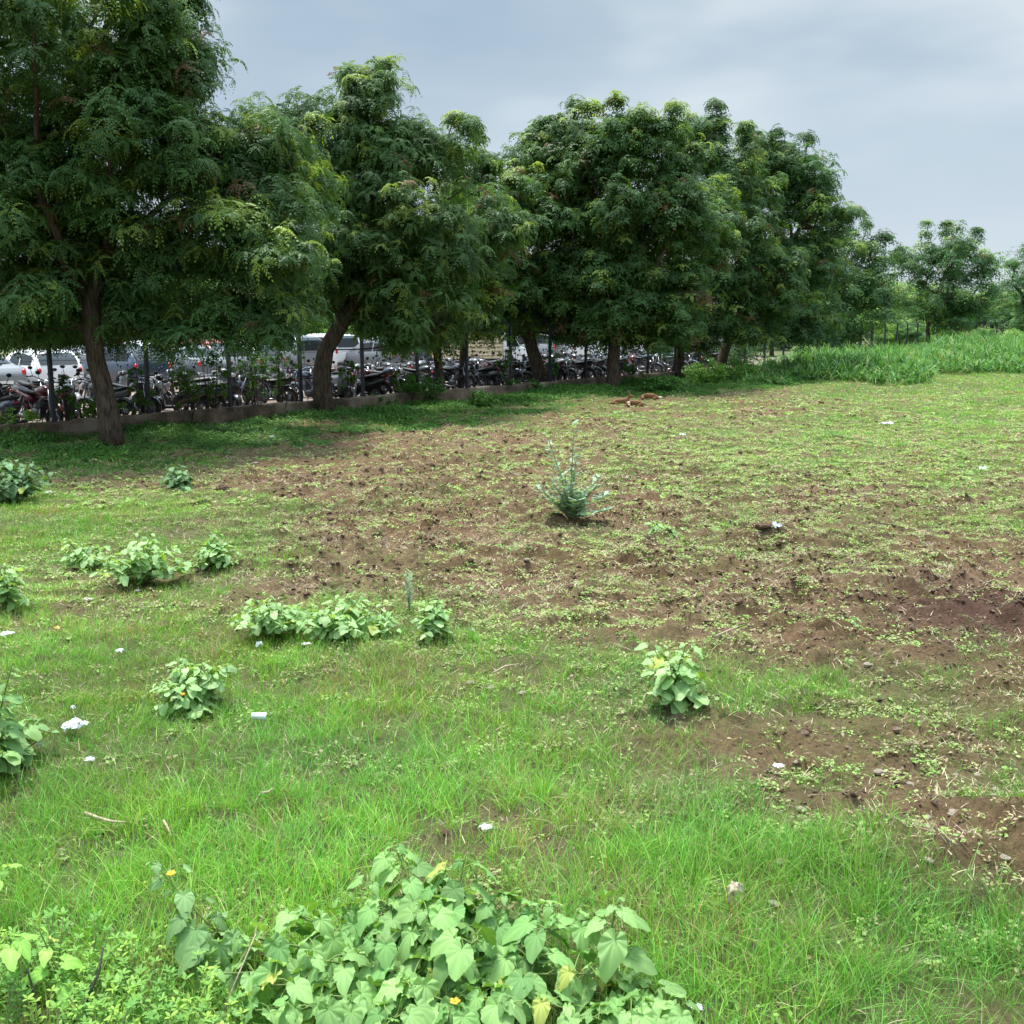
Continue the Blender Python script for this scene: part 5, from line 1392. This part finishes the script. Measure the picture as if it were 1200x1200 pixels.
# pale stones scattered over the bare soil
stn = None; rk = np.random.RandomState(31)
for k in range(46):
    px, py = rk.uniform(300, 1180), rk.uniform(500, 820)
    if k > 30: px, py = rk.uniform(900, 1190), rk.uniform(880, 1100)
    x, y = gnd(px, py)
    if stn is None:
        m = MB(); m.ell((0, 0, 0), (1, .8, .55), 10, 7); m.v[0] = m.v[0] * (1 + rk.normal(0, .12, (len(m.v[0]), 1))); stn = m.build('pebble', M_rock, None, smooth=False)
        tag(stn, 'small pale pebble on the tilled brown soil', 'stone', 'pale pebbles on the soil'); o = stn
    else: o = stn.copy(); COL.objects.link(o)
    s_ = rk.uniform(.010, .022) * (1 + y / 14); o.scale = (s_, s_, s_); o.location = (x, y, zg1(x, y) + s_ * .4); o.rotation_euler = (0, 0, rk.uniform(0, 6.28))
def rock(label, px, py, w, h, mat, seed, name='rock', cat='rock', lift=0):
    x, y = gnd(px, py); m = MB(); m.ell((0, 0, 0), (1, 1, 1), 26, 18, p=.8); V = m.v[0]
    n_ = np.array([fbm(np.array([v[0] * 2.3 + seed * 7 + v[2]]), np.array([v[1] * 2.3 + v[2] * 1.7 + seed * 3]), 5, .6)[0] for v in V])
    m.v[0] = V * (.55 + .9 * n_[:, None]) * np.array((w, w * .8, h)); m.v[0][:, 2] += h * .5 + lift
    o = m.build(name, mat, None, smooth=False, loc=(x, y, zg1(x, y))); tag(o, label, cat)
    return o
rock('pale beige stone standing in the foreground grass at right', 861, 1068, .032, .055, M_rock, 2, lift=.03)
M_clod2 = simple('dark_soil', (.10, .065, .045), .95, 0, 0, 1.0, 30, .4, .1)
rock('big dark clod of soil with dry roots at right', 1104, 768, .075, .055, M_clod2, 4, 'soil_clod', 'clod')
rock('brown soil lump left of the white and blue bag', 893, 642, .09, .03, M_clod2, 5, 'soil_clod', 'clod')
rock('brown soil lump behind the white and blue bag', 914, 632, .07, .03, M_clod2, 6, 'soil_clod', 'clod')
rock('dark clod above the feathery shrub, left one', 641, 536, .09, .06, M_clod2, 7, 'soil_clod', 'clod')
rock('dark lump under the small bright weed', 762, 638, .06, .04, M_clod2, 8, 'soil_clod', 'clod')
rock('dark clod in shade right of the small rounded weed', 261, 578, .10, .07, M_clod2, 9, 'soil_clod', 'clod')
def stick(label, pts, rad, mat, name='stick', cat='stick', D=None):
    W = []
    for p_ in pts:
        if len(p_) == 3: W.append(at(*p_))
        else:
            x, y = gnd(*p_); W.append(np.array((x, y, zg1(x, y) + rad + .05)))
    W = np.array(W); b = W.mean(0); b[2] = W[:, 2].min(); m = MB(); m.tube(W - b, np.linspace(rad, rad * .6, len(W)), 7)
    o = m.build(name, mat, None, loc=tuple(b)); tag(o, label, cat); return o
stick('bleached curved stick lying in the left grass', [(101, 965), (116, 973), (132, 980), (148, 983)], .009, M_wood)
stick('short bent brown stick in the grass above the orange flowered arching stem', [(193, 983), (198, 988), (202, 994)], .007, M_wood)
stick('small pinkish stick in the grass left of centre', [(309, 946), (315, 941), (320, 937)], .009, M_wood)
stick('pale stick on the grass edge left of the big-leaved weed', [(578, 798), (592, 792), (608, 789)], .008, M_wood)
stick('pale stick lying at the soil edge right of the big-leaved weed', [(838, 759), (850, 753), (866, 748)], .009, M_wood)
x0, y0 = gnd(258, 1215)
stick('long straight straw stalk leaning up in front of the left foreground leaves', [(250, 1215, 3.05), (276, 1150, 3.12), (300, 1094, 3.2)], .0035, M_wood, 'straw_stalk', 'stalk')
stick('black dead forked stalk rising from the herbs, bottom left', [(99, 1205, 3.1), (104, 1165, 3.15), (116, 1140, 3.2), (121, 1110, 3.25)], .006, M_dark, 'dead_stalk', 'stalk')
stick('short dark dead stalk at the far bottom left', [(52, 1215, 3.08), (40, 1165, 3.12), (32, 1135, 3.18)], .005, M_dark, 'dead_stalk', 'stalk')
# clear cup lying in the grass
cx, cy = gnd(304, 852); m = MB(); n_ = 18
for (x, r_) in [(0, .022), (.085, .033), (.085, .036), (.09, .036)]: pass
P_ = [(0, 0, 0), (.04, 0, 0), (.08, 0, 0), (.088, 0, 0)]; m.tube(P_, [.019, .022, .025, .027], 20, cap=False); m.tube([(0, 0, 0), (.001, 0, 0)], .019, 20)
o = m.build('plastic_cup', simple('clear_plastic', (.55, .6, .6), .15, 0, 0, 0, 3, .05), None, loc=(cx - .045, cy, zg1(cx, cy) + .09)); o.rotation_euler = (0, .12, .15); tag(o, 'clear plastic cup lying on its side in the left grass', 'cup')
# red rag/flag on the pole by the trunk
x, y, z = at(716, 398, 36.5); m = MB(); m.ell((0, 0, 0), (.09, .04, .22), 12, 10); m.v[0] = m.v[0] * (1 + np.random.RandomState(2).normal(0, .1, (len(m.v[0]), 1)))
o = m.build('red_cloth', simple('red_cloth', (.5, .03, .05), .8), None, loc=(x, y, z)); tag(o, 'small red cloth tied beside the upright brown trunk', 'cloth')

# ================================================================= SKY, SUN, CAMERA
SUN_EL, SUN_AZ = R(74), R(-30)      # azimuth measured from +Y toward +X
w = bpy.data.worlds.new('World'); SC.world = w; w.use_nodes = True
N, L = w.node_tree.nodes, w.node_tree.links; N.clear()
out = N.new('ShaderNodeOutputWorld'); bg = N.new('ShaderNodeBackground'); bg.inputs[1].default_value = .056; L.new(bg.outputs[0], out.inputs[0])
sky = N.new('ShaderNodeTexSky'); sky.sky_type = 'NISHITA'; sky.sun_disc = False; sky.sun_elevation = SUN_EL; sky.sun_rotation = SUN_AZ
tc = N.new('ShaderNodeTexCoord'); mp = N.new('ShaderNodeMapping'); mp.inputs['Scale'].default_value = (1.0, 1.0, 3.0); mp.inputs['Location'].default_value = (5.3, 1.1, 2.2)
L.new(tc.outputs['Generated'], mp.inputs[0])
nz = N.new('ShaderNodeTexNoise'); nz.inputs['Scale'].default_value = 1.9; nz.inputs['Detail'].default_value = 4; nz.inputs['Roughness'].default_value = .5; L.new(mp.outputs[0], nz.inputs[0])
rp = N.new('ShaderNodeValToRGB'); e = rp.color_ramp.elements
e[0].position = .36; e[0].color = (3.5, 4.8, 6.1, 1); e[1].position = .60; e[1].color = (7.1, 8.0, 8.6, 1); x_ = e.new(.49); x_.color = (4.7, 5.9, 7.0, 1)
L.new(nz.outputs[0], rp.inputs[0])
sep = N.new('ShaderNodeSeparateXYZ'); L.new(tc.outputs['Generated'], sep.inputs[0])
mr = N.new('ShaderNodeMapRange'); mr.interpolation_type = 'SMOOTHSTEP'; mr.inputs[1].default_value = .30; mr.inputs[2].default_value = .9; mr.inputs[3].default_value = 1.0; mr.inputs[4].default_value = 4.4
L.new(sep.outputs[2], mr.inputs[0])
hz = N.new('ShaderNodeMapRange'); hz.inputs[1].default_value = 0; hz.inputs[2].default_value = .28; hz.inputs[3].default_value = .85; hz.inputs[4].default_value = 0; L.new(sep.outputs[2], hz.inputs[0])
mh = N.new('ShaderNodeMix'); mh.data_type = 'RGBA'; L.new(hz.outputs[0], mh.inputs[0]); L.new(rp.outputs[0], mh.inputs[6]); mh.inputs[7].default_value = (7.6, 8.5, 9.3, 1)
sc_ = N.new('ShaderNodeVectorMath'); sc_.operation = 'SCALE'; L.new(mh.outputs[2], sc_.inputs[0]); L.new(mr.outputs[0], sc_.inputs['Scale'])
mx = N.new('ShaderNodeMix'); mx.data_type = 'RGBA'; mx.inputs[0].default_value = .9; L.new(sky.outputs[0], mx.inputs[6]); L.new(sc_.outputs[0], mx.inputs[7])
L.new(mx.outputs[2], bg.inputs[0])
ld = bpy.data.lights.new('sun', 'SUN'); ld.energy = 3.6; ld.angle = R(10); ld.color = (1, .96, .9)
lo = bpy.data.objects.new('sun', ld); COL.objects.link(lo)
sd = Vector((math.sin(SUN_AZ) * math.cos(SUN_EL), math.cos(SUN_AZ) * math.cos(SUN_EL), math.sin(SUN_EL)))
lo.rotation_euler = sd.to_track_quat('Z', 'Y').to_euler(); lo.location = (0, 0, 40)
cd = bpy.data.cameras.new('camera'); cam = bpy.data.objects.new('camera', cd); COL.objects.link(cam)
cam.location = (0, 0, H); cam.rotation_euler = (math.pi / 2 - TH, 0, 0); cd.lens = 36; cd.sensor_width = 36; cd.clip_end = 4000; cd.clip_start = .05
SC.camera = cam
SC.view_settings.view_transform = 'Standard'; SC.view_settings.look = 'None'; SC.view_settings.exposure = .85; SC.view_settings.gamma = 1
SC.render.film_transparent = False
SC.cycles.max_bounces = 6; SC.cycles.diffuse_bounces = 3; SC.cycles.glossy_bounces = 2; SC.cycles.transmission_bounces = 3; SC.cycles.transparent_max_bounces = 4
